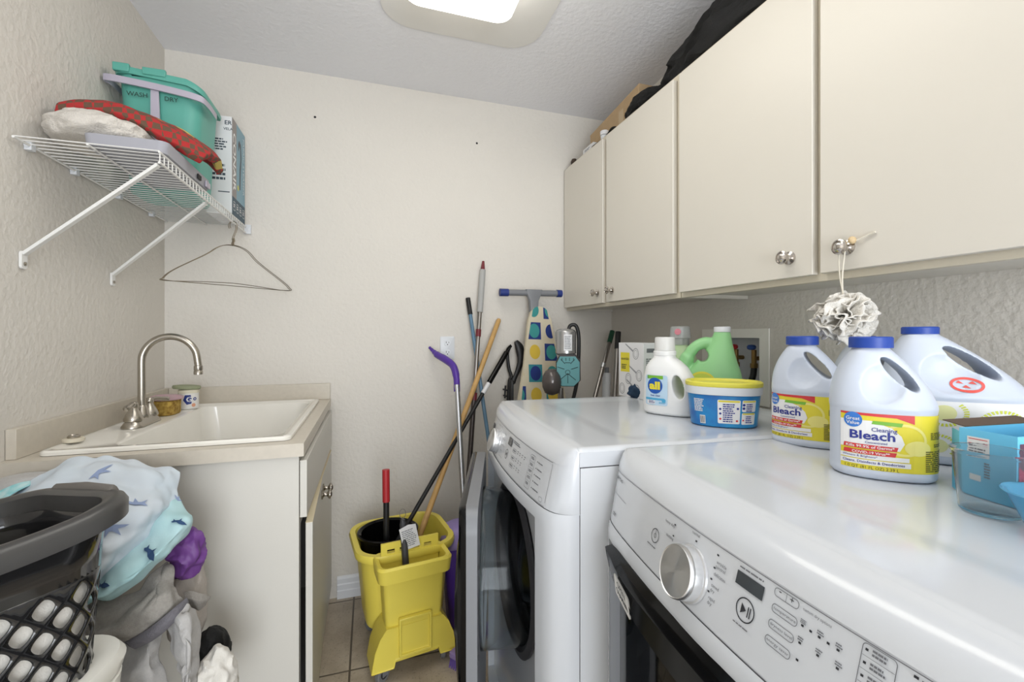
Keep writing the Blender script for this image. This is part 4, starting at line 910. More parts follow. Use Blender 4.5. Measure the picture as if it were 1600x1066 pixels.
# black long handled brush and dustpan
t = thing('black_brush', 'black flat handled brush leaning on the wall left of the ironing board', 'brush', (.70, 2.14, 0))
bm = nb(); tube(bm, spline([(0.724, 2.2, 1.2), (0.745, 2.2, 1.16), (0.749, 2.19, 1.104), (0.729, 2.185, 1.045), (0.703, 2.18, 0.986), (0.687, 2.16, 0.901), (.70, 2.14, .0)], 6), [.010, .014, .017, .019, .0215, .023, .023, .023, .023, .023, .022, .021, .020, .019, .017, .016, .015, .014, .013, .013, .012, .012, .012, .012, .012, .012, .012, .012, .012, .012, .012, .012, .012, .012, .012, .012, .012], 12, flat=.5); obj('handle', bm, M_blackm, t, world=True)
t = thing('black_dustpan', 'black slim dustpan handle beside the black brush near the wall', 'dustpan', (.665, 2.17, 0))
bm = nb(); tube(bm, spline([(0.697, 2.215, 1.173), (0.683, 2.215, 1.133), (0.689, 2.21, 1.06), (0.701, 2.205, 1.004), (.68, 2.19, .9), (.665, 2.17, 0)], 6), .009, 10); obj('handle', bm, M_blackm, t, world=True)
bm = nb(); c = V_((0.665, 2.19, 0.941)); tube(bm, [c + V_((-.014, 0, .012)), c + V_((.014, 0, .004))], .004, 8); tube(bm, [c + V_((0, 0, .03)), c + V_((-.004, 0, -.035))], .005, 8); tube(bm, [c + V_((-.012, 0, -.02)), c + V_((.012, 0, -.026))], .004, 8); obj('clip', bm, M_blackm, t, world=True)

# ------------------------------------------------------------------ ironing board
top = V_((0.835, 2.155, 1.376)); bot = Vector((.80, 1.93, .03)); ax = (bot - top); LB = ax.length; ax.normalize(); xr = Vector((1, 0.06, 0)); xr = (xr - ax * xr.dot(ax)).normalized()
nf = xr.cross(ax) * 1.0
if nf.y > 0: nf = -nf
t = thing('ironing_board', 'folded ironing board with teal, navy and yellow dotted cover leaning on the back wall', 'ironing board', bot)
hw = [(0, .012), (.008, .032), (.03, .052), (.07, .066), (.13, .076), (.2, .085), (.3, .098), (.42, .122), (.55, .148), (.7, .165), (.9, .175), (LB - .03, .175), (LB, .15)]
outl = [(-w, s) for s, w in hw] + [(w, s) for s, w in hw[::-1]]
BF = lambda a, s, h=0: top + xr * a + ax * s + nf * h
bm = nb(); rings(bm, [[BF(a * .97, s, -.012) for a, s in outl], [BF(a, s, -.006) for a, s in outl], [BF(a, s, .004) for a, s in outl], [BF(a * .97, s, .010) for a, s in outl]]); cov = obj('cover', bm, fabric('cream_board_cover', srgb(206, 196, 172), bump=.15), t, world=True)
def clip(pts, cv):
    out = pts; n = len(cv)
    for i in range(n):
        a, b = Vector(cv[i]), Vector(cv[(i + 1) % n]); e = b - a; inp = out; out = []
        if not inp: break
        for k in range(len(inp)):
            p, q = Vector(inp[k - 1]), Vector(inp[k]); sp = e.x * (p - a).y - e.y * (p - a).x; sq = e.x * (q - a).y - e.y * (q - a).x
            if (sp > 0) != (sq > 0): out.append(tuple(p + (q - p) * (sp / (sp - sq))))
            if sq > 0: out.append(tuple(q))
    return out
cv = [(a * .965, s) for a, s in outl]
A2 = sum(cv[i - 1][0] * cv[i][1] - cv[i][0] * cv[i - 1][1] for i in range(len(cv)))
if A2 < 0: cv = cv[::-1]
sh = {'n': [nb(), srgb(38, 58, 118), 'navy_squares'], 't': [nb(), srgb(52, 128, 138), 'teal_squares'], 'N': [nb(), srgb(34, 52, 116), 'navy_dots'], 'T': [nb(), srgb(60, 140, 138), 'teal_dots'], 'Y': [nb(), srgb(206, 176, 66), 'yellow_dots']}
cols = {-2: [' T', 'tN', ' Y', 'nT', ' Y', 'tN'], -1: ['  ', ' T', 'tN', ' Y', 'nT', ' N'], 0: [' T', 'nT', ' Y', 'tN', ' Y', 'nT'], 1: ['nT', ' N', 'nT', ' T', 'tY', ' N'], 2: [' Y', 'tN', ' Y', ' Y', 'nT', ' Y']}
for c, seq in cols.items():
    for r in range(12):
        k = seq[r % len(seq)] if c != -1 else seq[(r) % len(seq)]
        cx, cy = -.036 + c * .092, .02 + r * .108
        for ch, h, pts in ((k[0], .0106, [(cx - .037, cy - .044), (cx + .037, cy - .044), (cx + .037, cy + .044), (cx - .037, cy + .044)]), (k[1], .0113, circ(.029, 24, cx, cy, .037))):
            if ch == ' ': continue
            p = clip(pts, cv)
            if len(p) > 2: poly(sh[ch][0], p, BF, h)
fuse('cover', t, [cov] + [obj(n_, b_, mat(n_, c_, .9), t, world=True, smooth=False) for k, (b_, c_, n_) in sh.items()])
a, b = V_((0.627, 2.165, 1.447)), V_((0.966, 2.165, 1.45))
bm = nb(); tube(bm, seg(a, b, .08, .92), .0165, 16); obj('foot_bar', bm, M_greyp, t, world=True)
for f0, f1 in ((0, .13), (.92, 1.0)): bm = nb(); tube(bm, seg(a, b, f0, f1), .0195, 16); obj('foot_cap', bm, mat('blue_rubber', srgb(38, 56, 124), .5), t, world=True)
c = (a + b) / 2 + V_((.012, 0, 0)); bm = nb(); rings(bm, [[c + V_((x * k, y, z)) for x, y in rrect(.09, .034, .008, 4)] for k, z in ((1, .017), (.95, 0), (.55, -.04), (.45, -.10))]); obj('leg_bracket', bm, M_greyp, t, world=True)
bm = nb(); tube(bm, [c + V_((0, .012, -.05)), V_((c.x + .03, 2.14, .7)), V_((.80, 2.06, .03))], .011, 12); obj('leg', bm, M_greyp, t, world=True)

# ------------------------------------------------------------------ upturned floor steamer in front of the board
t = thing('floor_steamer', 'upturned floor scrubber with silver motor housing and teal triangular pad head', 'floor scrubber', (.87, 1.86, 0))
D_ = 2.02; fw = Vector((-.43, -.9, 0)); rt = Vector((.9, -.43, 0))
cz0 = V_((0.852, 1.86, 1.149))
bm = nb(); lathe(bm, [(.038, -.01), (.047, 0), (.047, .095), (.042, .104), (.030, .110), (.001, .112)], 32, Matrix.Translation(cz0)); obj('motor_housing', bm, mat('silver_plastic', srgb(172, 172, 172), .25, .7), t, world=True)
bm = nb(); cf2 = cyl_fn(cz0, .0475, math.atan2(fw.y, fw.x)); gridpoly(bm, -.008, .030, .012, .085, cf2, 6, 2, .0006); lb = obj('rating_label', bm, M_card, t, world=True)
bm = nb(); fake(bm, -.004, .08, .03, .06, 8, cf2, .001, .4); obj('label_print', bm, M_print, lb, world=True, smooth=False)
bm = nb(); tube(bm, spline([cz0 + rt * .01 + V_((0, 0, .095)), cz0 + rt * .02 + V_((0, 0, .125)), cz0 + rt * .045 + V_((0, 0, .125)), cz0 + rt * .058 + V_((0, 0, .08)), cz0 + rt * .058 + V_((0, 0, -.02)), cz0 + rt * .052 + V_((0, 0, -.12)), cz0 + rt * .03 + V_((0, 0, -.22)), cz0 + V_((0, 0, -.3))], 6), .0085, 10); obj('handle_tube', bm, M_blackm, t, world=True)
pc = V_((0.834, 1.8, 1.072)); f = plane_fn(pc, rt, (-.1, -.2, 1))
hexp = [(-.036, .072), (.036, .072), (.056, .045), (.056, -.045), (.028, -.074), (-.028, -.074), (-.052, -.045), (-.052, .04)]
bm = nb(); rings(bm, [[f(a * k, b * k, h) for a, b in hexp] for k, h in ((.9, -.028), (1, -.02), (1, -.004), (.96, 0))]); hd = obj('pad_head', bm, M_dgrey, t, world=True, bevel=.003)
bm = nb(); rings(bm, [[f(a * .93, b * .93, h) for a, b in hexp] for h in (.0005, .004)]); tp = obj('pad_plate', bm, mat('teal_plate', srgb(112, 168, 172), .4), hd, world=True, bevel=.001)
bm = nb()
for pts in ([(-.03, .055), (-.012, .035)], [(.03, .055), (.012, .035)], [(-.012, .04), (.012, .04)], [(0, -.01), (0, -.055)], [(0, -.01), (-.035, -.04)], [(0, -.01), (.035, -.04)], [(-.045, .02), (-.015, .01)], [(.045, .02), (.015, .01)], [(-.025, .062), (-.025, .048)], [(-.008, .062), (-.008, .048)], [(.008, .062), (.008, .048)], [(.025, .062), (.025, .048)]): tube(bm, [f(*pts[0], .0045), f(*pts[1], .0045)], .0012, 6)
outline(bm, circ(.011, 20, 0, -.004), .002, f, .0052); obj('plate_ribs', bm, M_dark, tp, world=True, smooth=False)
bm = nb(); bc2 = V_((0.774, 1.84, 1.019)); rings(bm, [[bc2 + rt * (x * .042) + fw * (y * .045) + V_((0, 0, z)) for x, y in circ(1 * k, 28)] for k, z in ((.3, -.055), (.75, -.045), (1, -.02), (1.05, .005), (.95, .03), (.7, .05), (.4, .06))]); obj('dust_cup', bm, mat('smoky_plastic', srgb(88, 82, 80), .15, .3), t, world=True)
bm = nb(); q = V_((0.822, 1.85, 0.993)); tube(bm, [q, (q.x, 1.86, .05), (.87, 1.86, .0)], .013, 14); obj('wand', bm, M_steel, t, world=True)

# ------------------------------------------------------------------ tools standing in the right back corner
a, b = V_((1.257, 2.14, 1.251)), V_((1.106, 2.04, 0.942)); e = ext(a, b, 0)
pole('green_tipped_pole', 'grey telescopic pole with dark green end standing in the right back corner', 'pole', [('tube', M_steel, seg(a, b, .12, 1) + [e], .011), ('end_cap', mat('dark_green_plastic', srgb(30, 82, 60), .4), seg(a, b, 0, .2), .0135), ('collar', M_alu, seg(a, b, .55, .62), .013)], bottom=e)
a, b = V_((1.22, 2.02, 1.247)), V_((1.166, 1.96, 0.956)); e = ext(a, b, 0)
pole('black_topped_pole', 'steel pole with black grip standing just behind the cutlery box', 'pole', [('tube', M_steel, seg(a, b, .25, 1) + [e], .012), ('grip', M_blackm, seg(a, b, 0, .3), .0145)], bottom=e)
a, b = V_((1.199, 2.1, 1.029)), V_((1.184, 2.08, 0.839)); e = ext(a, b, 0)
pole('white_pole', 'short white pole standing in the right back corner', 'pole', [('tube', M_wplast, [a, e], .022), ('neck', M_greyp, [a + V_((0, 0, .03)), a - V_((0, 0, .01))], .012)], bottom=e)

# ------------------------------------------------------------------ bottles and boxes on the machines
ZM = 1.0 - .0025
def bottle_body(cx_cy, secs, e=2.6, n=56):
    return [[(cx + x, y, z) for x, y in superell(a, b, e, n)] for cx, a, b, z in secs]
class Surf:
    """maps (arc length from the front centre, height) to the skin of a superelliptic bottle, front = local -y"""
    def __init__(s, a, b, e, cx=0, off=0.0):
        s.P = []; s.cx = cx; s.a = a; s.b = b; s.e = e; N = 720
        pts = []
        for i in range(N + 1):
            t = -pi / 2 + 2 * pi * (i / N - .5); c, q = cos(t), sin(t)
            pts.append(Vector((math.copysign(abs(c) ** (2 / e), c) * a, math.copysign(abs(q) ** (2 / e), q) * b)))
        L = [0]
        for i in range(N): L.append(L[-1] + (pts[i + 1] - pts[i]).length)
        m = L[N // 2]; s.pts = pts; s.L = [l - m for l in L]; s.off = off
    def __call__(s, u, z, h=0):
        u += s.off; import bisect
        i = max(0, min(len(s.L) - 2, bisect.bisect(s.L, u) - 1)); k = (u - s.L[i]) / max(1e-9, s.L[i + 1] - s.L[i]); p = s.pts[i].lerp(s.pts[i + 1], k); d = (s.pts[i + 1] - s.pts[i])
        n = Vector((d.y, -d.x)).normalized()
        return Vector((s.cx + p.x + n.x * h, p.y + n.y * h, z))
def lab(parent, name, m, shapes, fn, h=.0005, **k):
    bm = nb()
    for s in shapes:
        if s[0] == 'r': x0, x1, y0, y1 = s[1:5]; gridpoly(bm, x0, x1, y0, y1, fn, max(2, int(abs(x1 - x0) / .005)), 2, h)
        elif s[0] == 'p': poly(bm, s[1], fn, h)
        elif s[0] == 't': text(bm, s[1], s[2], s[3], s[4], fn, h, **(s[5] if len(s) > 5 else {}))
        elif s[0] == 'f': fake(bm, *s[1:6], fn, h)
        elif s[0] == 'o': outline(bm, s[1], s[2], fn, h)
    return obj(name, bm, m, parent, smooth=False, **k)
M_hdpe = mat('pale_blue_plastic', srgb(200, 208, 222), .34)
M_cap = mat('blue_cap', srgb(36, 70, 158), .4)
L_yel = mat('label_yellow', srgb(224, 210, 60), .4); L_white = mat('label_white', srgb(232, 232, 232), .4); L_red = mat('label_red', srgb(206, 58, 62), .4); L_blue = mat('label_navy', srgb(46, 56, 140), .4)
L_green = mat('label_green', srgb(120, 180, 60), .4); L_gold = mat('label_print_dark', srgb(96, 92, 40), .5); L_sky = mat('label_sky', srgb(60, 120, 200), .4); L_lemon = mat('label_lemon', srgb(232, 222, 130), .4)
def ribbed_cap(parent, c, r, h, m, name='cap'):
    bm = nb(); pr = []
    def ring(rad, z, amp): return [(c[0] + (rad + (amp if k % 2 else 0)) * cos(2 * pi * k / 72), c[1] + (rad + (amp if k % 2 else 0)) * sin(2 * pi * k / 72), c[2] + z) for k in range(72)]
    rings(bm, [ring(r, 0, .0006), ring(r, h - .002, .0006), ring(r * .95, h, 0)]); return obj(name, bm, m, parent)
def jug(t, a, b, hs, h, neck_x, nr, cap_r, cap_h, hole, m, voxel=.0022):
    # body with dome shoulders; the hand hole is cut right through
    bm = nb(); secs = [(0, a * .93, b * .90, 0), (0, a * .985, b * .97, .004), (0, a, b, .010), (0, a, b, .012), (0, a * .985, b * .975, .0135), (0, a * .985, b * .975, hs - .006), (0, a, b, hs - .004), (0, a * 1.005, b * 1.01, hs)]
    for k in range(1, 15):
        f = k / 14; f = 1 - (1 - f) ** 1.0; g = 1 - f; rg = a - (a - (neck_x + nr)) * (f ** 1.15 if f > 0 else 0); lf = -a + (a + neck_x - nr) * f ** 2.3
        rg += .006 * sin(pi * f); d = b * (g ** .6) + nr * (1 - g ** .6)
        secs.append(((rg + lf) / 2, (rg - lf) / 2, min(d, (rg - lf) / 2), hs + (h - cap_h - hs) * f))
    secs.append((neck_x, nr, nr, h - cap_h + .004))
    rings(bm, bottle_body(0, secs, 2.5))
    cut = nb(); n = 24
    (x0, z0), (x1, z1), r = hole; ang = math.atan2(z1 - z0, x1 - x0); L = math.hypot(x1 - x0, z1 - z0)
    prof = []
    for k in range(n):
        q = 2 * pi * k / n; px = (L / 2 + r) * cos(q); pz = r * 1.15 * sin(q) * (1 if True else 0)
        prof.append(((x0 + x1) / 2 + px * cos(ang) - pz * sin(ang), (z0 + z1) / 2 + px * sin(ang) + pz * cos(ang)))
    rings(cut, [[(x, -.2, z) for x, z in prof], [(x, .2, z) for x, z in prof]])
    dent = []
    for sg in (-1, 1):                                     # shallow grip panels beside the hole
        dd = nb(); bmesh.ops.create_icosphere(dd, subdivisions=3, radius=1); dd.transform(Matrix.Translation((neck_x * .6 + .002, sg * b * 1.02, hs + (h - hs) * .40)) @ Matrix.Rotation(.35, 4, 'Y') @ Matrix.Diagonal((a * .50, b * .42, (h - hs) * .36, 1))); dent.append(dd)
    me = baked(bm, voxel, 7, [cut] + dent)
    o = mobj('jug_body', me, m, t)
    ribbed_cap(t, (neck_x, 0, h - cap_h), cap_r, cap_h, M_cap)
    return o
def bleach_label(body, off, hs=.118):
    _b = body; S = Surf(.0709, .0507, 2.5, 0, off); z0, z1 = .016, hs - .010
    x0, x1 = -.062, .105
    lab(body, 'label', L_yel, [('r', x0, x1, z0, z1)], S, .0006)
    lab(body, 'red_band', L_red, [('p', [(x0, z1), (.035, z1), (.035, z1 - .014), (.012, z1 - .0055), (x0, z1 - .003)])], S, .0010)
    lab(body, 'white_panel', L_white, [('p', [(x0, z1 - .012), (-.02, z1 - .012), (.006, z1 - .022), (.018, z1 - .034), (.022, z1 - .046), (.016, z1 - .058), (x0, z1 - .058)]), ('r', x0, .028, z0 + .017, z0 + .024), ('r', x0, .030, z0 + .0075, z0 + .0155)], S, .0011)
    lab(body, 'green_flash', L_green, [('p', [(-.02, z1 - .017), (.018, z1 - .019), (.020, z1 - .013), (-.018, z1 - .0115)])], S, .0014)
    lab(body, 'drop_swirl', L_lemon, [('p', circ(.018, 24, .040, z1 - .052, .012)), ('o', circ(.030, 28, .022, z1 - .040, .026), .004)], S, .0009)
    lab(body, 'brand_circle', L_sky, [('p', circ(.0125, 24, -.044, z1 - .012))], S, .0016)
    lab(body, 'brand_letters', L_white, [('t', 'Great', -.044, z1 - .0125, .0055, dict(align='c', bold=.01)), ('t', 'Value', -.044, z1 - .0195, .0055, dict(align='c', bold=.01))], S, .0021)
    lab(body, 'product_name', L_blue, [('t', 'Cleaning', -.020, z1 - .029, .0066, dict(bold=.01)), ('t', 'Bleach', -.048, z1 - .0425, .0135, dict(bold=.025, width=.058)), ('t', 'Concentrated', -.028, z1 - .049, .0035, dict(bold=.01)), ('t', 'Cleans, Disinfects & Deodorizes', -.058, z0 + .010, .0042, dict(width=.080, bold=.01)), ('t', 'Whitens & Brightens*', -.058, z0 + .0195, .0036)], S, .0018)
    lab(body, 'claim_strip', L_red, [('p', [(-.056, z1 - .051), (.014, z1 - .052), (.012, z1 - .059), (-.057, z1 - .058)]), ('p', [(-.056, z1 - .0605), (.012, z1 - .061), (.010, z1 - .068), (-.057, z1 - .067)])], S, .0016)
    lab(body, 'claim_words', L_white, [('t', 'Kills 99.9% of Germs*', -.053, z1 - .0568, .0042, dict(width=.062, bold=.015)), ('t', 'COVID-19 Virus**', -.045, z1 - .0662, .0042, dict(width=.048, bold=.015))], S, .0022)
    lab(body, 'fine_print', L_gold, [('t', '1.0 QT (81 FL OZ) 2.39 L', -.055, z0 + .001, .0046, dict(width=.070)), ('f', .058, z1 - .026, .036, .012, 5), ('f', .064, z1 - .044, .030, .006, 2), ('f', .050, z1 - .055, .048, .034, 11)], S, .0012)
    lab(body, 'side_print', L_blue, [('f', .096, z1 - .012, .006, .03, 3), ('f', .096, z1 - .05, .006, .034, 3)], S, .0012)
    fuse('label', body, [c for c in body.children])
BL = {}
def bleach(x, y, rz, label, art, off, group):
    t = thing('bleach_jug', label, 'jug', (x, y, ZM), rz, group)
    if 'b' not in BL:
        o = jug(t, .072, .052, .118, .2335, -.014, .024, .0300, .019, ((-.002, .193), (.034, .151), .0085), M_hdpe); BL['b'] = o.data
    else:
        o = mobj('jug_body', BL['b'], [], t); o.data = BL['b']; ribbed_cap(t, (-.014, 0, .2145), .0300, .019, M_cap)
    if art: bleach_label(o, off)
    return t
bleach(.832, .533, R(-44), 'blue capped bleach jug with yellow label, front middle of the dryer top', True, -.004, 'yellow labelled bleach jugs')
bleach(.915, .728, R(-56), 'blue capped bleach jug with yellow label, leftmost of the jugs, beside the detergent tub', True, -.022, 'yellow labelled bleach jugs')
bleach(1.165, .775, R(-44), 'blue capped jug mostly hidden behind the front bleach jug', False, 0, 'yellow labelled bleach jugs')
t = thing('detergent_jug', 'large blue capped jug with white sunburst label at the right of the dryer top', 'jug', (1.055, .552, ZM), R(-40))
o = jug(t, .108, .062, .124, .252, -.048, .024, .0275, .014, ((-.020, .208), (.042, .163), .0105), M_hdpe, .0024)
S = Surf(.1064, .0605, 2.5)
lab(o, 'label', L_white, [('r', -.115, .175, .016, .116)], S, .0006)
rays = []
for cx, cz, r in ((-.035, .095, .034), (.045, .078, .036), (.045, .030, .028), (-.045, .035, .03), (.135, .090, .026)):
    for k in range(34):
        q = 2 * pi * k / 34; zz = [(cx + rr_ * cos(q + dq), cz + rr_ * .72 * sin(q + dq)) for rr_, dq in ((r * .78, -.05), (r, -.06), (r, .06), (r * .78, .05))]
        if all(.018 < z < .114 for _, z in zz): rays.append(('p', zz))
lab(o, 'sunburst_rays', mat('ray_green', srgb(208, 214, 70), .4), rays, S, .0010)
lab(o, 'sunburst_cores', mat('pale_lime', srgb(222, 222, 160), .4), [('p', [(cx + r * .5 * cos(q), max(.018, min(.114, cz + r * .42 * sin(q)))) for q in [2 * pi * k / 24 for k in range(24)]]) for cx, cz, r in ((-.035, .095, .034), (.045, .078, .036), (.045, .030, .028), (-.045, .035, .03), (.135, .090, .026))], S, .0011)
lab(o, 'side_strip', mat('olive_strip', srgb(190, 200, 50), .4), [('r', .150, .172, .06, .114)], S, .0012)
lab(o, 'fine_print', L_gold, [('t', '3.78 L', .010, .020, .009, dict(bold=.01)), ('f', .151, .112, .019, .05, 9)], S, .0016)
from mathutils.bvhtree import BVHTree
_bt = BVHTree.FromPolygons([v.co.copy() for v in o.data.vertices], [tuple(p_.vertices) for p_ in o.data.polygons])
def fs(a, b, h=0):
    r = _bt.ray_cast(Vector((.000 + a, -.3, .146 + b)), Vector((0, 1, 0))); return (r[0] + r[1] * .001) if r[0] else Vector((a, -.06, .146 + b))
MS_ = mat('coral_sticker', srgb(226, 92, 84), .5); bm = nb(); outline(bm, circ(.0215, 40, 0, 0, .0135), .0042, fs)
for k in range(3):
    q = k * 2.094 + .5; poly(bm, [(.009 * cos(q) - .005, .005 * sin(q)), (.009 * cos(q) + .005, .005 * sin(q) - .001), (.010 * cos(q), .005 * sin(q) + .0045)], fs)
stk = obj('round_sticker', bm, MS_, o)
fuse('label', o, [c for c in o.children if not c.name.startswith('round_sticker')])

# white detergent bottle with blue circle label
t = thing('detergent_bottle', 'white detergent bottle with yellow and blue circle label on the washer top', 'bottle', (.856, 1.122, ZM), R(-58))
bm = nb(); M_wb = mat('white_bottle', srgb(232, 233, 233), .3)
secs = [(0, .070, .038, 0), (0, .078, .046, .006), (0, .080, .048, .03), (-.002, .078, .047, .07), (-.006, .072, .045, .11), (-.012, .060, .040, .14), (-.016, .044, .034, .158), (-.018, .030, .030, .168), (-.018, .029, .029, .186)]
rings(bm, bottle_body(0, secs, 2.7))
cut = nb(); pr = [(.036 + .015 * cos(q), .085 + .034 * sin(q)) for q in [2 * pi * k / 24 for k in range(24)]]
rings(cut, [[(x - .004 * (z - .085) / .04 * 2, y, z) for x, z in pr] for y in (-.1, .1)])
o = mobj('bottle_body', baked(bm, .0022, 8, [cut]), M_wb, t)
bm = nb(); MC = Matrix.Translation((-.018, 0, .186)); lathe(bm, [(.031, -.012), (.033, -.010), (.033, .0), (.031, .002)], 36, MC); obj('cap_collar', bm, M_wb, t)
bm = nb(); lathe(bm, [(.030, .0025), (.0285, .04), (.027, .043), (.001, .043)], 36, MC); obj('cap', bm, mat('frosted_cap', srgb(214, 214, 212), .35), t)
S = Surf(.0785, .0475, 2.7, 0, .004)
lab(o, 'label', mat('label_pale_blue', srgb(186, 212, 232), .4), [('p', rrect(.070, .088, .006, 4, -.030, .073))], S, .0016)
lab(o, 'green_strip', L_green, [('r', -.058, -.008, .106, .116)], S, .0022)
lab(o, 'brand_circle', mat('royal_blue', srgb(32, 84, 168), .4), [('p', circ(.0235, 32, -.033, .086))], S, .0023)
lab(o, 'brand_word', L_yel, [('t', 'all', -.0335, .0765, .021, dict(align='c', bold=.05, width=.034))], S, .0029)
lab(o, 'lettering', L_blue, [('t', 'free clear', -.031, .055, .0055, dict(align='c', bold=.01)), ('t', 'C', -.057, .1075, .007, {}), ('f', -.052, .042, .02, .008, 3)], S, .0028)
lab(o, 'blue_strip', mat('cyan_strip', srgb(78, 166, 208), .4), [('r', -.064, -.006, .044, .050), ('p', circ(.006, 16, -.006, .044)), ('f', -.020, .040, .022, .006, 2)], S, .0022)
lab(o, 'small_panel', L_white, [('r', -.058, -.032, .032, .0425)], S, .0021)
fuse('label', o, list(o.children))

# translucent bottle behind, and green jug
M_trans = mat('frosted_clear_plastic', srgb(214, 216, 216), .3, trans=.55)
t = thing('softener_bottle', 'pale green bottle with clear cap and pink dot behind the white detergent bottle', 'bottle', (1.058, 1.335, ZM), R(-50))
bm = nb(); rings(bm, bottle_body(0, [(0, .060, .04, 0), (0, .066, .045, .01), (0, .066, .045, .12), (0, .05, .038, .17), (0, .030, .028, .195), (0, .028, .028, .21)], 2.5)); obj('bottle_body', bm, mat('pale_green_plastic', srgb(196, 222, 176), .35), t)
bm = nb(); lathe(bm, [(.031, .200), (.031, .222), (.036, .224), (.033, .262), (.028, .266), (.001, .266)], 32); obj('cap', bm, M_trans, t)
bm = nb(); lathe(bm, [(.001, 0), (.011, .0005), (.011, .002), (.001, .003)], 20, Matrix.Translation((.0, -.036, .246)) @ frame_to((0, -1, .1))); obj('pink_dot', bm, mat('rose_print', srgb(206, 128, 142), .5), t)
t = thing('green_jug', 'light green detergent jug with round loop handle behind the blue and yellow tub', 'jug', (1.030, 1.150, ZM), R(-40))
bm = nb(); M_gr = mat('mint_green_plastic', srgb(150, 208, 146), .33)
secs = [(0, .082, .045, 0), (0, .090, .052, .006), (0, .092, .054, .05), (0, .090, .053, .085), (.006, .078, .049, .12), (.014, .06, .044, .15), (.022, .044, .036, .18), (.028, .032, .028, .21), (.030, .025, .023, .238), (.031, .0225, .0225, .247)]
rings(bm, bottle_body(0, secs, 2.3))
hp = spline([(.018, 0, .205), (-.012, 0, .212), (-.045, 0, .198), (-.070, 0, .165), (-.082, 0, .12), (-.078, 0, .08)], 6); tube(bm, hp, [.016] * 6 + [.018] * 12 + [.022] * 6 + [.026] * 7, 16)
cut = nb(); pr = [(-.026 + .017 * cos(q), .170 + .019 * sin(q)) for q in [2 * pi * k / 24 for k in range(24)]]; rings(cut, [[(x, y, z) for x, z in pr] for y in (-.1, .1)])
o = mobj('jug_body', baked(bm, .0023, 10, [cut]), M_gr, t)
bm = nb(); lathe(bm, [(.0235, 0), (.0245, .001), (.0245, .015), (.023, .017), (.001, .017)], 32, Matrix.Translation((.031, 0, .244))); obj('cap', bm, M_wplast, t)
S = Surf(.0915, .0535, 2.3)
lab(o, 'round_label', mat('lime_label', srgb(206, 220, 90), .4), [('p', circ(.040, 36, -.028, .082))], S, .002)
lab(o, 'label_ring', mat('bright_yellow_label', srgb(232, 224, 80), .4), [('o', circ(.041, 36, -.028, .082), .006)], S, .0026)
lab(o, 'label_print', L_green, [('t', 'outdoor', -.028, .096, .008, dict(align='c', bold=.01)), ('f', -.05, .088, .045, .01, 2), ('p', circ(.012, 16, -.035, .07)), ('p', circ(.010, 16, -.010, .066))], S, .003)
fuse('label', o, list(o.children))

# blue and yellow lidded tub
t = thing('detergent_tub', 'oval blue detergent tub with yellow and white lid at the washer front edge', 'tub', (.893, .955, ZM), R(-38))
t.scale = (.95, .95, .97)
def ov(a, b, z, e=2.4): return [(x, y, z) for x, y in superell(a, b, e, 64)]
bm = nb(); rings(bm, [ov(.080, .058, 0), ov(.084, .062, .003), ov(.092, .068, .084)]); o = obj('tub_body', bm, mat('cobalt_plastic', srgb(42, 104, 178), .3, col2=srgb(40, 150, 205), vscale=12), t)
bm = nb(); rings(bm, [ov(.0925, .0685, .0845), ov(.0965, .0725, .0855), ov(.098, .074, .105), ov(.097, .073, .106)]); obj('lid_skirt', bm, M_wplast, t)
bm = nb(); rings(bm, [ov(.0972, .0732, .1062), ov(.0985, .0745, .108), ov(.0985, .0745, .1165), ov(.096, .072, .1185), ov(.086, .063, .118), ov(.083, .060, .113), ov(.001, .001, .113)], cap=False); obj('lid_top', bm, mat('lemon_lid', srgb(226, 218, 84), .35), t)
class Sl(Surf):
    def __call__(s, u, z, h=0): k = 1 + (z / .084) * .095; p = Surf.__call__(s, u, z, h); return Vector((p.x * k, p.y * k, z))
S = Sl(.0842, .0622, 2.4)
lab(o, 'white_panels', L_white, [('p', rrect(.052, .062, .003, 3, .008, .043)), ('p', rrect(.036, .030, .003, 3, .056, .059)), ('p', rrect(.036, .030, .003, 3, .056, .026)), ('r', -.062, -.048, .008, .03)], S, .0006)
lab(o, 'yellow_headers', L_yel, [('r', -.016, .032, .068, .0725), ('r', .040, .072, .069, .0725), ('r', .040, .072, .037, .0405)], S, .001)
lab(o, 'print', L_blue, [('f', -.006, .065, .028, .05, 9), ('f', .048, .066, .018, .022, 4), ('f', .048, .034, .018, .02, 4), ('p', circ(.0035, 8, .042, .062)), ('p', circ(.0035, 8, .042, .053)), ('p', circ(.003, 8, -.012, .050)), ('p', circ(.003, 8, .028, .052)), ('p', circ(.003, 8, -.012, .038))], S, .0012)
lab(o, 'red_marks', L_red, [('p', circ(.0028, 10, -.012, .024)), ('p', circ(.0028, 10, .027, .020)), ('p', circ(.0022, 8, .042, .022))], S, .0012)
lab(o, 'pale_print', L_white, [('f', -.076, .074, .026, .035, 8)], S, .0008)
lab(o, 'barcode', M_printd, [('r', -.0605 + k * .0024, -.0595 + k * .0024, .010, .028) for k in range(5)], S, .0012)
fuse('label', o, list(o.children))

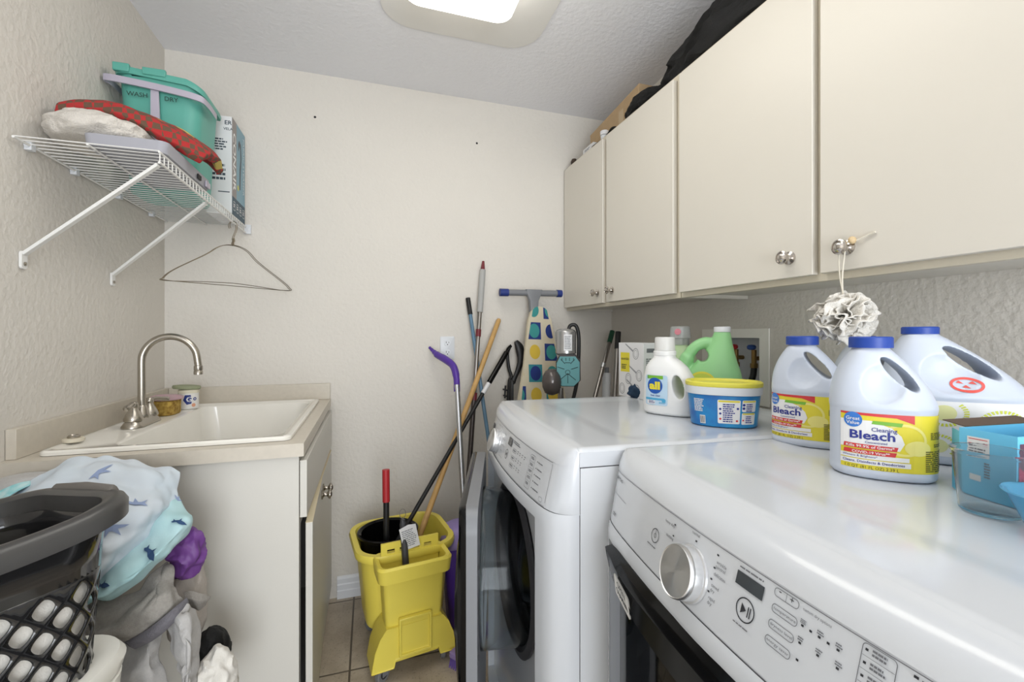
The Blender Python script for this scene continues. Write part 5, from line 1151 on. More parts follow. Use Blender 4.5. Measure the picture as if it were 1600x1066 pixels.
# cutlery box
t = carton('cutlery_box', 'white cutlery carton with yellow panel and spoon pictures at the back of the washer top', 'box', (0, 0, 0), .135, .085, .205, 0, M_card)
bxr = math.atan2(1.39 - 1.515, .945 - .925); t.rotation_euler = (0, 0, bxr); cpos = Vector((.945, 1.392, ZM)) - Matrix.Rotation(bxr, 3, 'Z') @ Vector((.0675, -.0425, 0)); t.location = cpos; MW[t.name] = Matrix.Translation(cpos) @ Matrix.Rotation(bxr, 4, 'Z')
f = plane_fn((-.0675, -.0425, 0), (1, 0, 0), (0, 0, 1))
patchp(t, 'yellow_panel', L_yel, [('r', .012, .062, .095, .168)], f)
patchp(t, 'panel_words', M_printd, [('t', 'essentials', .016, .140, .011, dict(width=.042, bold=.01)), ('f', .018, .125, .03, .02, 3)], f, h=.0008)
sp = []
for cx, cz in ((.095, .165), (.112, .085), (.055, .07), (.02, .03), (.10, .03)): sp += [('o', circ(.016, 24, cx, cz, .021), .0025), ('o', circ(.010, 20, cx, cz, .014), .0015), ('p', [(cx - .012, cz + .012), (cx - .055, cz + .038), (cx - .056, cz + .033), (cx - .015, cz + .006)])]
patchp(t, 'spoon_pictures', mat('silver_print', srgb(150, 152, 156), .4), [s for s in sp if s[0] != 'p' or min(p[0] for p in s[1]) > .002], f)
f = plane_fn((.0675, -.0425, 0), (0, 1, 0), (0, 0, 1)); patchp(t, 'side_words', M_print, [('f', .012, .15, .06, .055, 8), ('r', .015, .06, .17, .185)], f)
fuse('carton_print', t, [c for c in t.children if not c.name.startswith('carton')])
o = nb(); pts = [V_((0.928, 1.455, 1.03)), V_((0.917, 1.404, 1.02)), V_((0.927, 1.386, 1.015))]
bmesh.ops.create_icosphere(o, subdivisions=4, radius=1)
for v in o.verts: k = 1 + .35 * noise.noise(v.co * 2.2); v.co = Vector((v.co.x * .034 * k, v.co.y * .026 * k, max(-.8, v.co.z) * .030 * k + .024)) + Vector((0.951, 1.439, 0.998))
setp(obj('navy_glove', o, fabric('navy_knit', srgb(36, 58, 82))), 'crumpled dark blue cloth in front of the cutlery carton', 'cloth')

# ------------------------------------------------------------------ blue carton, measuring cup and blue scoop near the camera
Mb = mat('sky_blue_card', srgb(112, 200, 238), .45)
t = thing('blue_carton', 'open sky blue carton with white label at the right front of the dryer', 'box', (.836, .366, ZM), R(-5))
Wx, Wy, Hh, T = .17, .066, .098, .0012
bm = nb(); box(bm, 0, T, 0, Wy, 0, Hh); box(bm, Wx - T, Wx, 0, Wy, 0, Hh); box(bm, T, Wx - T, 0, T, 0, Hh); box(bm, T, Wx - T, Wy - T, Wy, 0, Hh); box(bm, T, Wx - T, T, Wy - T, 0, T)
o = obj('carton', bm, Mb, t, smooth=False)
bm = nb(); box(bm, .012, Wx, 0, .030, 0, .0012, Matrix.Translation((0, Wy, Hh)) @ Matrix.Rotation(R(9), 4, 'X')); obj('lid', bm, mat('brown_card', srgb(92, 76, 62), .7), t, smooth=False, label='brown inside of the open lid')
bm = nb(); box(bm, 0, .0012, 0, .030, 0, .092, Matrix.Translation((.0005, Wy, 0)) @ Matrix.Rotation(R(-42), 4, 'Z')); obj('side_flap', bm, Mb, t, smooth=False)
f = plane_fn((0, Wy, 0), (0, -1, 0), (0, 0, 1))
patchp(o, 'label', L_white, [('r', .010, .036, .058, .088)], f)
patchp(o, 'label_print', L_red, [('r', .012, .034, .0845, .0855), ('r', .012, .034, .078, .079)], f, h=.0008)
patchp(o, 'small_print', M_print, [('f', .012, .076, .022, .016, 4), ('f', .03, .05, .008, .022, 6)], f, h=.0009)
patchp(o, 'barcode_box', L_white, [('r', .012, .026, .022, .030)], f, h=.0006)
f = plane_fn((0, 0, 0), (1, 0, 0), (0, 0, 1))
patchp(o, 'front_window', mat('plum_print', srgb(96, 62, 86), .4), [('r', .004, .16, .004, .088)], f)
patchp(o, 'magenta_shape', mat('magenta_print', srgb(186, 36, 88), .4), [('p', [(.004, .006), (.05, .006), (.035, .03), (.004, .052)])], f, h=.0008)
fuse('carton_print', o, list(o.children))
t = thing('measuring_cup', 'clear plastic measuring cup in front of the blue carton', 'cup', (.786, .370, ZM))
Mc = mat('clear_cup_plastic', srgb(226, 230, 232), .1, trans=.97, ior=1.12)
bm = nb(); lathe(bm, [(.001, .001), (.028, .001), (.031, .003), (.0375, .078), (.040, .080), (.0405, .083), (.039, .0845), (.0365, .081), (.0298, .005), (.001, .0035)], 56, cap=False); o = obj('cup_body', bm, Mc, t)
cf3 = lambda a, b, h=0: Vector(((.0312 + b * .11 + h) * cos(R(-118) + a / .036), (.0312 + b * .11 + h) * sin(R(-118) + a / .036), b))
lab(o, 'graduation', M_printd, [('r', .012, .028, .0545, .0555), ('t', '0.5oz', .000, .0535, .0035, {})], cf3, .0008)
t = thing('blue_scoop', 'translucent blue plastic scoop at the right edge of the dryer top', 'scoop', (.768, .277, ZM), R(122))
def sc_(k, z): return [(x, y, z) for x, y in superell(.068 * k, .046 * k, 2.6, 48)]
bm = nb(); rings(bm, [sc_(.02, .0015), sc_(.62, .001), sc_(.68, .004), sc_(.97, .05), sc_(1.02, .051), sc_(1.0, .0525), sc_(.93, .05), sc_(.63, .006), sc_(.02, .004)], cap=False); obj('scoop_bowl', bm, mat('translucent_blue', srgb(120, 196, 232), .2, trans=.5, ior=1.2), t)

# ------------------------------------------------------------------ cotton pouf hanging from the cabinet knob
kp = Vector((.983, .713, 1.427))
t = thing('bath_pouf', 'off white ruffled cotton pouf hanging by a cord from the cabinet knob', 'pouf', kp)
pc = V_((0.972, 0.695, 1.271)); M_cot = fabric('natural_cotton', srgb(234, 230, 222), bump=.8, bs=420, var=.12, vs=160)
bm = nb(); random.seed(3)
def ruffle(bm, ax, up, r0, r1, amp, nw, ph, tilt):
    ax = Vector(ax).normalized(); u = ax.orthogonal().normalized(); v = ax.cross(u); N, K = 120, 7; rs = []
    for k in range(K + 1):
        f = k / K; ring = []
        for i in range(N):
            q = 2 * pi * i / N; rad = r0 + (r1 - r0) * f * (1 + .13 * sin(3 * q + ph)); h = amp * f ** 1.3 * (sin(nw * q + ph) + .5 * sin(nw * 2.3 * q + 2 * ph)) + tilt * f * f
            ring.append(pc + u * rad * cos(q) + v * rad * sin(q) + ax * h)
        rs.append(ring)
    rings(bm, rs, cap=False)
for k in range(17):
    th = random.uniform(0, 2 * pi); zz = random.uniform(-.9, .9); s = math.sqrt(1 - zz * zz); a_ = (s * cos(th), s * sin(th), zz)
    ruffle(bm, a_, None, .006, random.uniform(.044, .056), random.uniform(.006, .011), random.choice([5, 6, 7]), random.uniform(0, 6), random.uniform(-.03, .03))
for v in bm.verts:
    d = v.co - pc; d.z *= .98; v.co = pc + d * (1 + .06 * noise.noise(v.co * 40))
obj('ruffles', bm, M_cot, t, world=True, solid=.0022)
M_cord = mat('white_cord', srgb(214, 208, 194), .8)
bm = nb(); k1 = Vector((.996, .713, 1.4205)); tube(bm, spline([pc + V_((0, .002, .035)), (.985, .708, 1.36), (.990, .7065, 1.415), (.991, .707, 1.434), (.992, .713, 1.4365), (.991, .720, 1.432), (.990, .719, 1.41), (.985, .713, 1.36), pc + V_((0, -.002, .035))], 6), .0016, 8); cdo = obj('hanging_cord', bm, M_cord, t, world=True)
bm = nb(); tube(bm, spline([(.991, .707, 1.434), (.998, .700, 1.438), (1.003, .690, 1.438), (1.0055, .670, 1.445), (1.0065, .655, 1.449)], 6), .0022, 8); obj('cord_end', bm, M_cord, cdo, world=True)
bm = nb(); lathe(bm, [(.001, -.0068), (.0045, -.0065), (.008, -.003), (.0085, 0), (.008, .003), (.0045, .0065), (.001, .0068)], 24, Matrix.Translation((.9985, .6965, 1.4395)) @ frame_to((.2, -.9, .2))); obj('bead', bm, mat('natural_wood_bead', srgb(206, 182, 142), .45), t, world=True)

# ------------------------------------------------------------------ things on top of the wall cabinets
ZC = 2.1465
M_blk = fabric('black_nylon', srgb(11, 11, 12), bump=.5, bs=300, var=0.2, vs=20, rough=.75)
def heap(name, label, cat, m, cen, r, seed, amp=.16, rz=0, flat=.5, fs=7):
    bm = nb(); bmesh.ops.create_icosphere(bm, subdivisions=5, radius=1)
    for v in bm.verts:
        p = v.co.copy(); k = noise.fractal(p * (fs / 4) + Vector((seed, 3, 1)), 1, 2, 4); rid = 1 - 2.2 * abs(noise.noise(Vector((p.x * fs * .45 + seed, p.y * fs * .45, p.z * fs * .8))))
        f = 1 + amp * k + amp * .6 * rid; q = p * f; q.z = max(q.z, -flat + .06 * noise.noise(p * 5)) if q.z < -flat else q.z; v.co = Vector((q.x * r[0], q.y * r[1], q.z * r[2]))
    zz = min(v.co.z for v in bm.verts)
    for v in bm.verts: v.co.z -= zz
    bm.transform(Matrix.Rotation(rz, 4, 'Z')); o = obj(name, bm, m); o.location = cen; MW[o.name] = Matrix.Translation(cen)
    return setp(o, label, cat)
heap('black_bag', 'large black fabric bag slumped on top of the nearer wall cabinet', 'bag', M_blk, (1.165, 1.13, ZC), (.125, .36, .125), 5)
heap('black_pouch', 'smaller black fabric pouch on the far wall cabinet beside the cardboard box', 'pouch', M_blk, (1.125, 1.60, ZC), (.085, .135, .065), 11, amp=.12)
t = thing('cardboard_box', 'tan cardboard box lying on top of the far wall cabinet', 'box', (1.19, 1.84, ZC))
bm = nb(); vs = [bm.verts.new(p) for p in ((1.085, 1.64, ZC), (1.285, 1.64, ZC), (1.285, 2.06, ZC), (1.085, 2.06, ZC), (1.085, 1.63, 2.298), (1.285, 1.63, 2.298), (1.285, 2.07, 2.262), (1.085, 2.07, 2.262))]
for f in ((0, 1, 2, 3), (4, 5, 6, 7), (0, 1, 5, 4), (1, 2, 6, 5), (2, 3, 7, 6), (3, 0, 4, 7)): bm.faces.new([vs[i] for i in f])
obj('carton', bm, mat('tan_cardboard', srgb(176, 150, 116), .8, var=.06, vscale=30), t, world=True, bevel=.002)
bm = nb(); box(bm, 1.11, 1.14, 1.6375, 2.0625, 2.262, 2.2995) if False else box(bm, 1.0838, 1.085, 1.75, 1.79, ZC + .02, 2.25); obj('tape', bm, mat('clear_tape', srgb(190, 168, 136), .25), t, world=True, smooth=False)
t = thing('white_bottle_cap', 'small white lidded jar on the far wall cabinet edge near the pouch', 'jar', (1.058, 1.885, ZC)); bm = nb(); lathe(bm, [(.018, 0), (.018, .03), (.016, .032), (.001, .032)], 28, Matrix.Translation((1.062, 1.88, ZC))); obj('jar_body', bm, M_wplast, t, world=True)
bm = nb(); lathe(bm, [(.0205, .0325), (.0205, .050), (.019, .052), (.001, .052)], 28, Matrix.Translation((1.062, 1.88, ZC))); obj('jar_lid', bm, M_card, t, world=True)
t = carton('small_white_box', 'small flat white printed packet at the front edge of the far wall cabinet', 'packet', (1.062, 2.02, ZC), .03, .11, .036, 0, M_card); f = plane_fn((-.015, .055, 0), (0, -1, 0), (0, 0, 1)); patchp(t, 'packet_print', M_print, [('f', .02, .028, .06, .012, 2)], f)
t = nb(); lathe(t, [(.010, 0), (.016, .004), (.018, .02), (.012, .034), (.001, .036)], 20, Matrix.Translation((1.052, 2.19, ZC))); setp(obj('brown_knob', t, mat('dark_brown_wood', srgb(60, 48, 38), .5)), 'little dark brown round knob on the cabinet top next to the back wall', 'knob')
t = nb(); tube(t, spline([(1.05, 2.13, ZC + .006), (1.055, 2.0, ZC + .012), (1.042, 1.95, ZC + .006), (1.048, 1.84, ZC + .007), (1.045, 1.78, ZC + .02), (1.06, 1.75, ZC + .01)], 8), .006, 8); setp(obj('dark_strap', t, M_blk), 'thin dark strap trailing along the front edge of the far wall cabinet', 'strap')

# ------------------------------------------------------------------ laundry pile against the cabinet side
M_sheet = fabric('pale_blue_sheet', srgb(196, 212, 224), var=.06, vs=5, bump=.05, bs=500, col2=srgb(206, 214, 222))
M_aqua = fabric('aqua_sheet', srgb(170, 208, 212), bump=.15, bs=120, col2=srgb(190, 216, 220), vs=7)
M_heath = fabric('heather_grey_jersey', srgb(160, 156, 150), bump=.35, bs=500, var=.14, vs=160)
M_lheath = fabric('light_grey_jersey', srgb(184, 182, 180), bump=.25, bs=500, var=.08, vs=160)
M_pale = fabric('greige_cotton', srgb(186, 178, 170), bump=.3, bs=300)
M_wht = fabric('white_cotton', srgb(222, 218, 210), bump=.3, bs=300)
heap('laundry_mound', 'mound of grey clothes under the sheets filling the corner by the sink cabinet', 'clothes', M_heath, (-.635, 1.175, .0), (.135, .13, .50), 2, amp=.05, flat=.66)
sheet = cloth('bird_sheet', 'pale blue bed sheet printed with small birds on top of the laundry pile', 'sheet', M_sheet, [
    [(-0.799, 1.263, 0.866), (-0.775, 1.277, 0.886), (-0.723, 1.281, 0.925), (-0.653, 1.28, 0.959), (-0.581, 1.277, 0.961), (-0.5, 1.262, 0.951), (-0.454, 1.247, 0.938), (-0.422, 1.237, 0.917)],
    [(-0.749, 1.184, 0.85), (-0.712, 1.172, 0.876), (-0.658, 1.165, 0.911), (-0.602, 1.179, 0.941), (-0.536, 1.179, 0.945), (-0.467, 1.178, 0.934), (-0.43, 1.187, 0.915), (-0.405, 1.2, 0.884)],
    [(-0.707, 1.118, 0.823), (-0.672, 1.107, 0.841), (-0.614, 1.089, 0.878), (-0.557, 1.091, 0.907), (-0.497, 1.093, 0.912), (-0.444, 1.108, 0.901), (-0.416, 1.13, 0.883), (-0.397, 1.166, 0.854)],
    [(-0.679, 1.088, 0.779), (-0.645, 1.077, 0.797), (-0.581, 1.047, 0.835), (-0.526, 1.039, 0.859), (-0.48, 1.046, 0.865), (-0.441, 1.065, 0.861), (-0.419, 1.1, 0.848), (-0.409, 1.149, 0.834)],
    [(-0.664, 1.094, 0.719), (-0.622, 1.07, 0.743), (-0.564, 1.041, 0.776), (-0.514, 1.025, 0.802), (-0.475, 1.023, 0.817), (-0.445, 1.045, 0.82), (-0.428, 1.082, 0.818), (-0.418, 1.131, 0.815)],
    [(-0.657, 1.113, 0.663), (-0.614, 1.089, 0.688), (-0.561, 1.061, 0.719), (-0.517, 1.047, 0.741), (-0.486, 1.048, 0.755), (-0.462, 1.061, 0.767), (-0.443, 1.086, 0.779), (-0.427, 1.123, 0.798)],
    [(-0.663, 1.157, 0.617), (-0.619, 1.132, 0.643), (-0.576, 1.108, 0.675), (-0.537, 1.095, 0.701), (-0.503, 1.085, 0.722), (-0.478, 1.097, 0.736), (-0.457, 1.112, 0.756), (-0.439, 1.138, 0.774)]], th=.002, wr=.016, ws=13, nx=9, ny=9, sub=1, seed=1)
aqua = cloth('aqua_fitted_sheet', 'aqua fitted sheet with gathered elastic hem and navy sea animals under the bird sheet', 'sheet', M_aqua, [
    [(-0.57, 1.116, 0.733), (-0.521, 1.095, 0.774), (-0.48, 1.098, 0.811), (-0.448, 1.119, 0.843), (-0.429, 1.155, 0.869), (-0.421, 1.205, 0.879)],
    [(-0.526, 1.045, 0.734), (-0.486, 1.037, 0.761), (-0.442, 1.039, 0.788), (-0.409, 1.065, 0.816), (-0.386, 1.105, 0.838), (-0.377, 1.155, 0.848)],
    [(-0.507, 1.023, 0.736), (-0.472, 1.017, 0.754), (-0.428, 1.024, 0.776), (-0.395, 1.05, 0.806), (-0.372, 1.09, 0.823), (-0.367, 1.146, 0.836)],
    [(-0.503, 1.027, 0.727), (-0.469, 1.021, 0.737), (-0.428, 1.029, 0.755), (-0.397, 1.056, 0.78), (-0.374, 1.096, 0.8), (-0.369, 1.152, 0.819)],
    [(-0.52, 1.069, 0.699), (-0.48, 1.056, 0.711), (-0.445, 1.066, 0.726), (-0.413, 1.087, 0.75), (-0.392, 1.123, 0.771), (-0.383, 1.172, 0.799)]], th=.003, wr=.010, ws=18, nx=8, ny=6, sub=1, seed=4)
cloth('heather_shirt', 'dark heather grey shirt hanging below the aqua sheet', 'shirt', M_heath, [
    [(-0.576, 1.129, 0.675), (-0.521, 1.101, 0.701), (-0.472, 1.096, 0.721), (-0.436, 1.116, 0.744), (-0.419, 1.152, 0.753)],
    [(-0.548, 1.078, 0.676), (-0.498, 1.062, 0.694), (-0.444, 1.055, 0.719), (-0.41, 1.076, 0.744), (-0.399, 1.135, 0.742)],
    [(-0.526, 1.05, 0.658), (-0.475, 1.034, 0.677), (-0.422, 1.027, 0.704), (-0.388, 1.048, 0.726), (-0.374, 1.096, 0.72)],
    [(-0.495, 1.045, 0.643), (-0.458, 1.033, 0.655), (-0.409, 1.023, 0.678), (-0.378, 1.045, 0.694), (-0.362, 1.082, 0.693)],
    [(-0.474, 1.065, 0.628), (-0.436, 1.053, 0.634), (-0.398, 1.04, 0.657), (-0.375, 1.054, 0.673), (-0.365, 1.093, 0.674)]], th=.004, wr=.018, ws=14, nx=8, ny=7, seed=8)
cloth('shirt_hem_band', 'ribbed slate grey hem running under the heather shirt', 'shirt', fabric('slate_rib', srgb(112, 110, 116), bump=.6, bs=300), [
    [(-0.454, 1.056, 0.634), (-0.408, 1.037, 0.663), (-0.377, 1.041, 0.686), (-0.36, 1.079, 0.692)], [(-0.441, 1.046, 0.632), (-0.399, 1.027, 0.658), (-0.37, 1.034, 0.68), (-0.357, 1.075, 0.686)], [(-0.437, 1.055, 0.621), (-0.397, 1.038, 0.644), (-0.368, 1.042, 0.668), (-0.358, 1.082, 0.672)]], th=.005, wr=.001, ws=30, nx=8, ny=4)
cloth('rolled_sleeve', 'light grey sleeve looped into a long upright roll in the laundry pile', 'shirt', M_lheath, [
    [(-0.394, 1.102, 0.657), (-0.366, 1.072, 0.686), (-0.352, 1.078, 0.686), (-0.351, 1.109, 0.651)],
    [(-0.399, 1.072, 0.65), (-0.366, 1.036, 0.682), (-0.339, 1.032, 0.675), (-0.339, 1.095, 0.61)],
    [(-0.394, 1.06, 0.611), (-0.357, 1.019, 0.637), (-0.33, 1.024, 0.624), (-0.333, 1.083, 0.57)],
    [(-0.387, 1.058, 0.567), (-0.351, 1.015, 0.588), (-0.33, 1.024, 0.574), (-0.333, 1.083, 0.53)],
    [(-0.381, 1.077, 0.519), (-0.351, 1.036, 0.532), (-0.338, 1.042, 0.527), (-0.341, 1.096, 0.501)]], th=.008, wr=.014, ws=14, nx=8, ny=8, seed=12)
cloth('pale_grey_shirt', 'pale grey shirt draped low in front of the rolled sleeve', 'shirt', M_lheath, [
    [(-0.509, 1.107, 0.617), (-0.455, 1.069, 0.636), (-0.415, 1.062, 0.64), (-0.393, 1.081, 0.63)],
    [(-0.498, 1.072, 0.607), (-0.447, 1.051, 0.616), (-0.408, 1.044, 0.623), (-0.387, 1.068, 0.604)],
    [(-0.515, 1.068, 0.558), (-0.445, 1.035, 0.578), (-0.404, 1.032, 0.583), (-0.38, 1.061, 0.562)],
    [(-0.539, 1.096, 0.479), (-0.456, 1.059, 0.5), (-0.408, 1.044, 0.513), (-0.373, 1.064, 0.494)]], th=.005, wr=.020, ws=11, nx=8, ny=8, seed=15)
cloth('collar_flap', 'pointed heather grey collar corner sticking out towards the cabinet', 'shirt', M_heath, [
    [(-0.389, 1.148, 0.671), (-0.371, 1.142, 0.675), (-0.351, 1.141, 0.667), (-0.336, 1.157, 0.648)],
    [(-0.379, 1.124, 0.665), (-0.361, 1.118, 0.665), (-0.346, 1.124, 0.655), (-0.338, 1.147, 0.642)],
    [(-0.37, 1.131, 0.639), (-0.356, 1.127, 0.632), (-0.349, 1.135, 0.63), (-0.345, 1.15, 0.631)]], th=.004, wr=.003, nx=6, ny=6)
heap('greige_garment', 'greige cotton garment bunched behind the grey shirts', 'garment', M_pale, V_((-0.403, 1.21, 0.624)) - V_((0, 0, .10)), (.036, .045, .115), 21, amp=.14, flat=.85, fs=4)
heap('purple_garment', 'bright purple garment stuffed beneath the aqua sheet corner', 'garment', fabric('purple_satin', srgb(108, 64, 132), bump=.1, rough=.5), V_((-0.39, 1.174, 0.738)) - V_((0, 0, .045)), (.038, .032, .054), 31, amp=.34, flat=.85, fs=2.6)
heap('black_garment', 'black garment wedged low against the sink cabinet side', 'garment', M_blk, V_((-0.353, 1.205, 0.497)) - V_((0, 0, .065)), (.036, .05, .062), 41, amp=.12, flat=.8, fs=4)
heap('white_garment', 'crumpled white garment at the lowest right of the pile', 'garment', M_wht, V_((-0.323, 1.132, 0.475)) - V_((0, 0, .08)), (.040, .045, .075), 51, amp=.16, flat=.8, fs=4)
cloth('grey_tee', 'grey tee shirt lying on the left of the pile beside the splash board', 'shirt', M_lheath, [
    [(-0.81, 1.298, 0.908), (-0.77, 1.296, 0.921), (-0.744, 1.309, 0.923), (-0.702, 1.306, 0.92)],
    [(-0.786, 1.259, 0.9), (-0.747, 1.257, 0.915), (-0.718, 1.269, 0.923), (-0.691, 1.281, 0.918)],
    [(-0.777, 1.246, 0.877), (-0.74, 1.244, 0.893), (-0.713, 1.257, 0.907), (-0.695, 1.272, 0.911)]], th=.012, wr=.005, ws=14, nx=8, ny=6)
cloth('aqua_corner', 'bright aqua patterned cloth corner under the left end of the bird sheet', 'cloth', fabric('turquoise_print', srgb(120, 200, 206), col2=srgb(196, 226, 228), vs=40), [
    [(-0.782, 1.252, 0.888), (-0.75, 1.253, 0.906), (-0.731, 1.257, 0.913), (-0.716, 1.263, 0.916)],
    [(-0.761, 1.22, 0.871), (-0.737, 1.222, 0.89), (-0.723, 1.233, 0.902), (-0.708, 1.244, 0.912)]], th=.004, wr=.003, nx=6, ny=6)

# printed motifs laid on the cloth skin
from mathutils.bvhtree import BVHTree
def motifs(target, name, m, items, off=.0022):
    dg = bpy.context.evaluated_depsgraph_get(); ev = target.evaluated_get(dg); me = ev.to_mesh()
    bt = BVHTree.FromPolygons([v.co.copy() for v in me.vertices], [tuple(p.vertices) for p in me.polygons]); ev.to_mesh_clear()
    bm = nb()
    for (c, sz, rot, shp) in items:
        c = Vector(c); hit = bt.find_nearest(c)
        if hit[0] is None: continue
        p, n = hit[0], hit[1]
        if n.dot(Vector((0, 0, 1.235)) - p) < 0: n = -n
        u = n.cross(Vector((0, 0, 1))).normalized(); v = n.cross(u).normalized(); vs = []
        for a, b in shp:
            aa, bb = (a * cos(rot) - b * sin(rot)) * sz, (a * sin(rot) + b * cos(rot)) * sz; q = p + u * aa + v * bb; r = bt.ray_cast(q + n * .03, -n, .08)
            vs.append(bm.verts.new((r[0] if r[0] else q) + n * off))
        f = bm.faces.new(vs); bmesh.ops.triangulate(bm, faces=[f])
    return obj(name, bm, m, target, smooth=False)
bird = [(-1.2, .05), (-.8, .2), (-.25, .2), (-.45, .95), (.15, .35), (.45, .3), (.85, .8), (.8, .2), (1.25, -.1), (.6, -.2), (.1, -.3), (-.4, -.15), (-.8, -.05)]
turt = [(-1.3, 0), (-.6, .3), (0, .35), (.5, .2), (1.1, .4), (1.4, .3), (1.2, .05), (1.35, -.25), (.9, -.05), (.3, -.25), (.15, -.7), (0, -.3), (-.6, -.25)]
motifs(sheet, 'printed_birds', mat('slate_bird_print', srgb(142, 158, 192), .9), [((-0.552, 1.184, 0.942), .019, .9, bird), ((-0.558, 1.102, 0.921), .019, .2, bird), ((-0.456, 1.101, 0.899), .019, 2.2, bird), ((-0.472, 1.054, 0.86), .019, .1, bird), ((-0.476, 1.202, 0.944), .012, .0, bird), ((-0.617, 1.11, 0.888), .012, 1.2, bird), ((-0.405, 1.179, 0.872), .010, 1.5, bird)])
motifs(aqua, 'printed_sea_animals', mat('navy_animal_print', srgb(46, 74, 112), .9), [((-0.413, 1.056, 0.801), .018, -.5, turt), ((-0.483, 1.036, 0.762), .014, .2, turt), ((-0.381, 1.108, 0.836), .012, -.6, turt)], .003)

# ------------------------------------------------------------------ white hamper bin and black laundry basket
ez = R(7.5)
t = thing('white_bin', 'white plastic hamper with recessed grey lid standing under the black basket', 'hamper', (-.592, .705, 0), -ez)
W2, L2, ZT2 = .385, .50, .730
def wb(k, z, r=.07, dx=0): return [(x, y, z) for x, y in rrect(W2 - 2 * k, L2 - 2 * k, r, 8)]
bm = nb(); rings(bm, [wb(.045, 0), wb(.035, .01), wb(.012, .655), wb(.006, .66), wb(.004, .690), wb(.010, .693), wb(.004, .697), wb(.0, .715), wb(.006, .727), wb(.018, ZT2), wb(.034, .725, .05), wb(.046, .690, .045), wb(.048, .662, .045)], cap=True); obj('bin_body', bm, mat('ivory_plastic', srgb(226, 224, 216), .35), t)
bm = nb(); rings(bm, [[(x, y, z) for x, y in rrect(W2 - .094, L2 - .094, .045, 8)] for z in (.6625, .6665)]); obj('lid_panel', bm, mat('warm_grey_plastic', srgb(140, 138, 138), .4), t)
bx_ = Vector((-.575, .775, .676))
t = thing('laundry_basket', 'glossy black laundry basket with diamond holes and grey grip handle', 'basket', bx_, -R(38))
t.rotation_euler = (0, R(-6), -R(38))
M_bask = mat('charcoal_gloss_plastic', srgb(30, 30, 31), .12, coat=.4); M_rim = mat('charcoal_satin_plastic', srgb(66, 65, 64), .33)
BW, BLn, BH = .285, .375, .275
def bs(z, e=0, r=.075): k = z / BH; return [(x, y, z) for x, y in rrect(BW + .05 * k + e - .04, BLn + .05 * k + e - .04, r, 10)]
bm = nb()
# walls as a fine grid; diamond windows are removed and the wall is given thickness
def wall_pt(s, z):
    k = z / BH; w, l, r = BW + .05 * k - .04, BLn + .05 * k - .04, .075
    per = [(0, l / 2 - r, w / 2), ]
    sx = w / 2 - r; sy = l / 2 - r; arc = pi / 2 * r; tot = 4 * arc + 4 * sx + 4 * sy; q = (s % 1) * tot
    segs = [('l', (w / 2, -sy), (w / 2, sy), 2 * sy), ('a', (sx, sy), 0, arc), ('l', (sx, l / 2), (-sx, l / 2), 2 * sx), ('a', (-sx, sy), 90, arc), ('l', (-w / 2, sy), (-w / 2, -sy), 2 * sy), ('a', (-sx, -sy), 180, arc), ('l', (-sx, -l / 2), (sx, -l / 2), 2 * sx), ('a', (sx, -sy), 270, arc)]
    for g in segs:
        if q <= g[3] + 1e-9:
            if g[0] == 'l': f = q / g[3]; return Vector((g[1][0] + (g[2][0] - g[1][0]) * f, g[1][1] + (g[2][1] - g[1][1]) * f, z))
            a = R(g[2]) + q / r; return Vector((g[1][0] + r * cos(a), g[1][1] + r * sin(a), z))
        q -= g[3]
    return Vector((w / 2, -sy, z))
NC, rowsn, zlo, zhi = 26, 4, .014, .190; pz = (zhi - zlo) / rowsn
WP = lambda u, v: wall_pt((u / NC) % 1, zlo + v * pz)
E4 = 5
for jj in range(0, rowsn * 2 + 1):                                 # rhombic tiles; every full tile has a rounded window
    for ii in range(NC):
        u0 = ii + (.5 if jj % 2 else 0); v0 = jj * .5
        cs = [(.5, 0), (0, .5), (-.5, 0), (0, -.5)]
        full = 0 < jj < rowsn * 2
        if not full: cs = [(.5, 0), (0, .5), (-.5, 0)] if jj == 0 else [(.5, 0), (-.5, 0), (0, -.5)]
        ed = []
        for k in range(len(cs)):
            a, b = cs[k], cs[(k + 1) % len(cs)]; ed += [(a[0] + (b[0] - a[0]) * q / E4, a[1] + (b[1] - a[1]) * q / E4) for q in range(E4)]
        ov_ = [bm.verts.new(WP(u0 + a, v0 + b)) for a, b in ed]
        if full:
            hv = []
            for a, b in ed:
                th = math.atan2(b, a); c, sn = cos(th), sin(th); rr_ = (abs(c / .27) ** 1.45 + abs(sn / .31) ** 1.45) ** (-1 / 1.5); hv.append(bm.verts.new(WP(u0 + rr_ * c, v0 + rr_ * sn)))
            for k in range(len(ed)): bm.faces.new((ov_[k], ov_[(k + 1) % len(ed)], hv[(k + 1) % len(ed)], hv[k]))
        else:
            bmesh.ops.triangulate(bm, faces=[bm.faces.new(ov_)])
for za, zb in ((0, zlo), (zhi, .24), (.24, BH)):
    for k in range(NC * E4):
        bm.faces.new([bm.verts.new(wall_pt((x / (NC * E4)) % 1, z)) for x, z in ((k, za), (k + 1, za), (k + 1, zb), (k, zb))])
bot_ = [bm.verts.new(wall_pt(k / (NC * E4), 0)) for k in range(NC * E4)]; bm.faces.new(bot_)
bmesh.ops.remove_doubles(bm, verts=bm.verts, dist=1e-5)
obj('basket_wall', bm, M_bask, t, solid=.0026)
bm = nb(); rs = []                                                # rolled rim that dips at the long sides and lifts to the end grips
N = 120; prof = [(-.003, -.026), (-.003, .0), (.003, .006), (.012, .007), (.020, .003), (.024, -.006), (.023, -.026), (.020, -.026), (.019, -.006), (.001, -.006)]
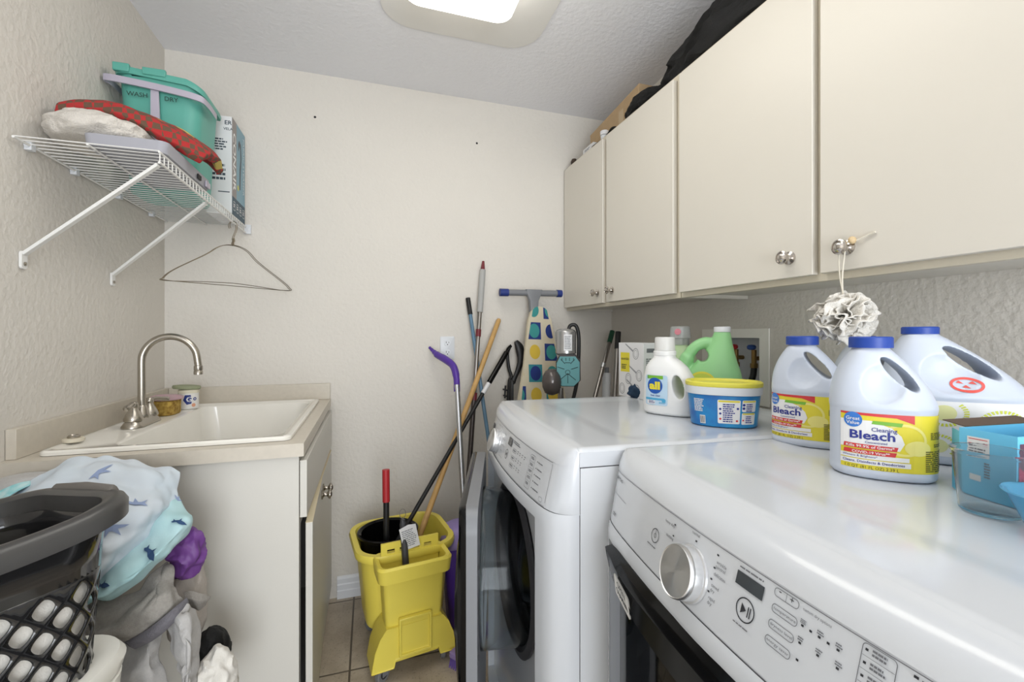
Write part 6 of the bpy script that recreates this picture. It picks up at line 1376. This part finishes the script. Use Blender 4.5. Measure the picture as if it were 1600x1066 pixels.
for i in range(N):
    s = i / N; p = wall_pt(s, BH); c = Vector((0, 0, BH)); d = (p - wall_pt(s, BH).project(Vector((0, 0, 1)))); o_ = Vector((p.x / (BW / 2 + .01) ** 2, p.y / (BLn / 2 + .01) ** 2, 0)).normalized()
    lift = .012 * (abs(p.y) / (BLn / 2)) ** 3 - .006 * (1 - min(1, abs(p.y) / (BLn * .4)) ** 2)
    wd = 1 + .25 * (abs(p.y) / (BLn / 2)) ** 6
    rs.append([p + o_ * a * wd + Vector((0, 0, z + lift)) for a, z in prof])
rings(bm, rs, cap=False, loop=True); rm = obj('rim', bm, M_rim, t)
for sg in (1, -1):
    bm = nb(); yy = sg * (BLn / 2 + .022)
    tube(bm, [(-.085, yy - sg * .006, BH + .008), (-.078, yy, BH + .010), (0, yy + sg * .003, BH + .012), (.078, yy, BH + .010), (.085, yy - sg * .006, BH + .008)], [.010, .017, .018, .017, .010], 14, flat=.55)
    obj('grip', bm, mat('warm_grey_rubber', srgb(104, 100, 95), .55), t)
bm = nb(); rs = []
for k in range(15):
    f = k / 14; z = .006 + .205 * f; sh_ = .90 if k in (0,) else (1 if k < 12 else (.95, .80, .45)[k - 12]); kk = z / BH; w, l = (BW + .05 * kk - .04 - .022) * sh_, (BLn + .05 * kk - .04 - .022) * sh_
    rs.append([Vector((x, y, z)) * 1 + Vector((x, y, 0)).normalized() * .007 * noise.noise(Vector((x * 14, y * 14, z * 40))) for x, y in rrect(w, l, .06, 10)])
rings(bm, rs); o = obj('white_towel', bm, M_wht); o.matrix_world = Matrix.Translation(bx_) @ Matrix.Rotation(-R(38), 4, 'Z') @ Matrix.Rotation(R(-6), 4, 'Y'); setp(o, 'white towel filling the black laundry basket up to below its rim', 'towel')
o = heap('olive_reflection_garment', 'olive green garment added inside the near end of the black basket in place of a yellowish reflection', 'garment', fabric('olive_cotton', srgb(112, 104, 30)), bx_ + V_((-.04, -.06, .205)), (.055, .055, .025), 71, amp=.08, flat=.7)  # added garment, its olive colour stands in for reflections on the glossy basket
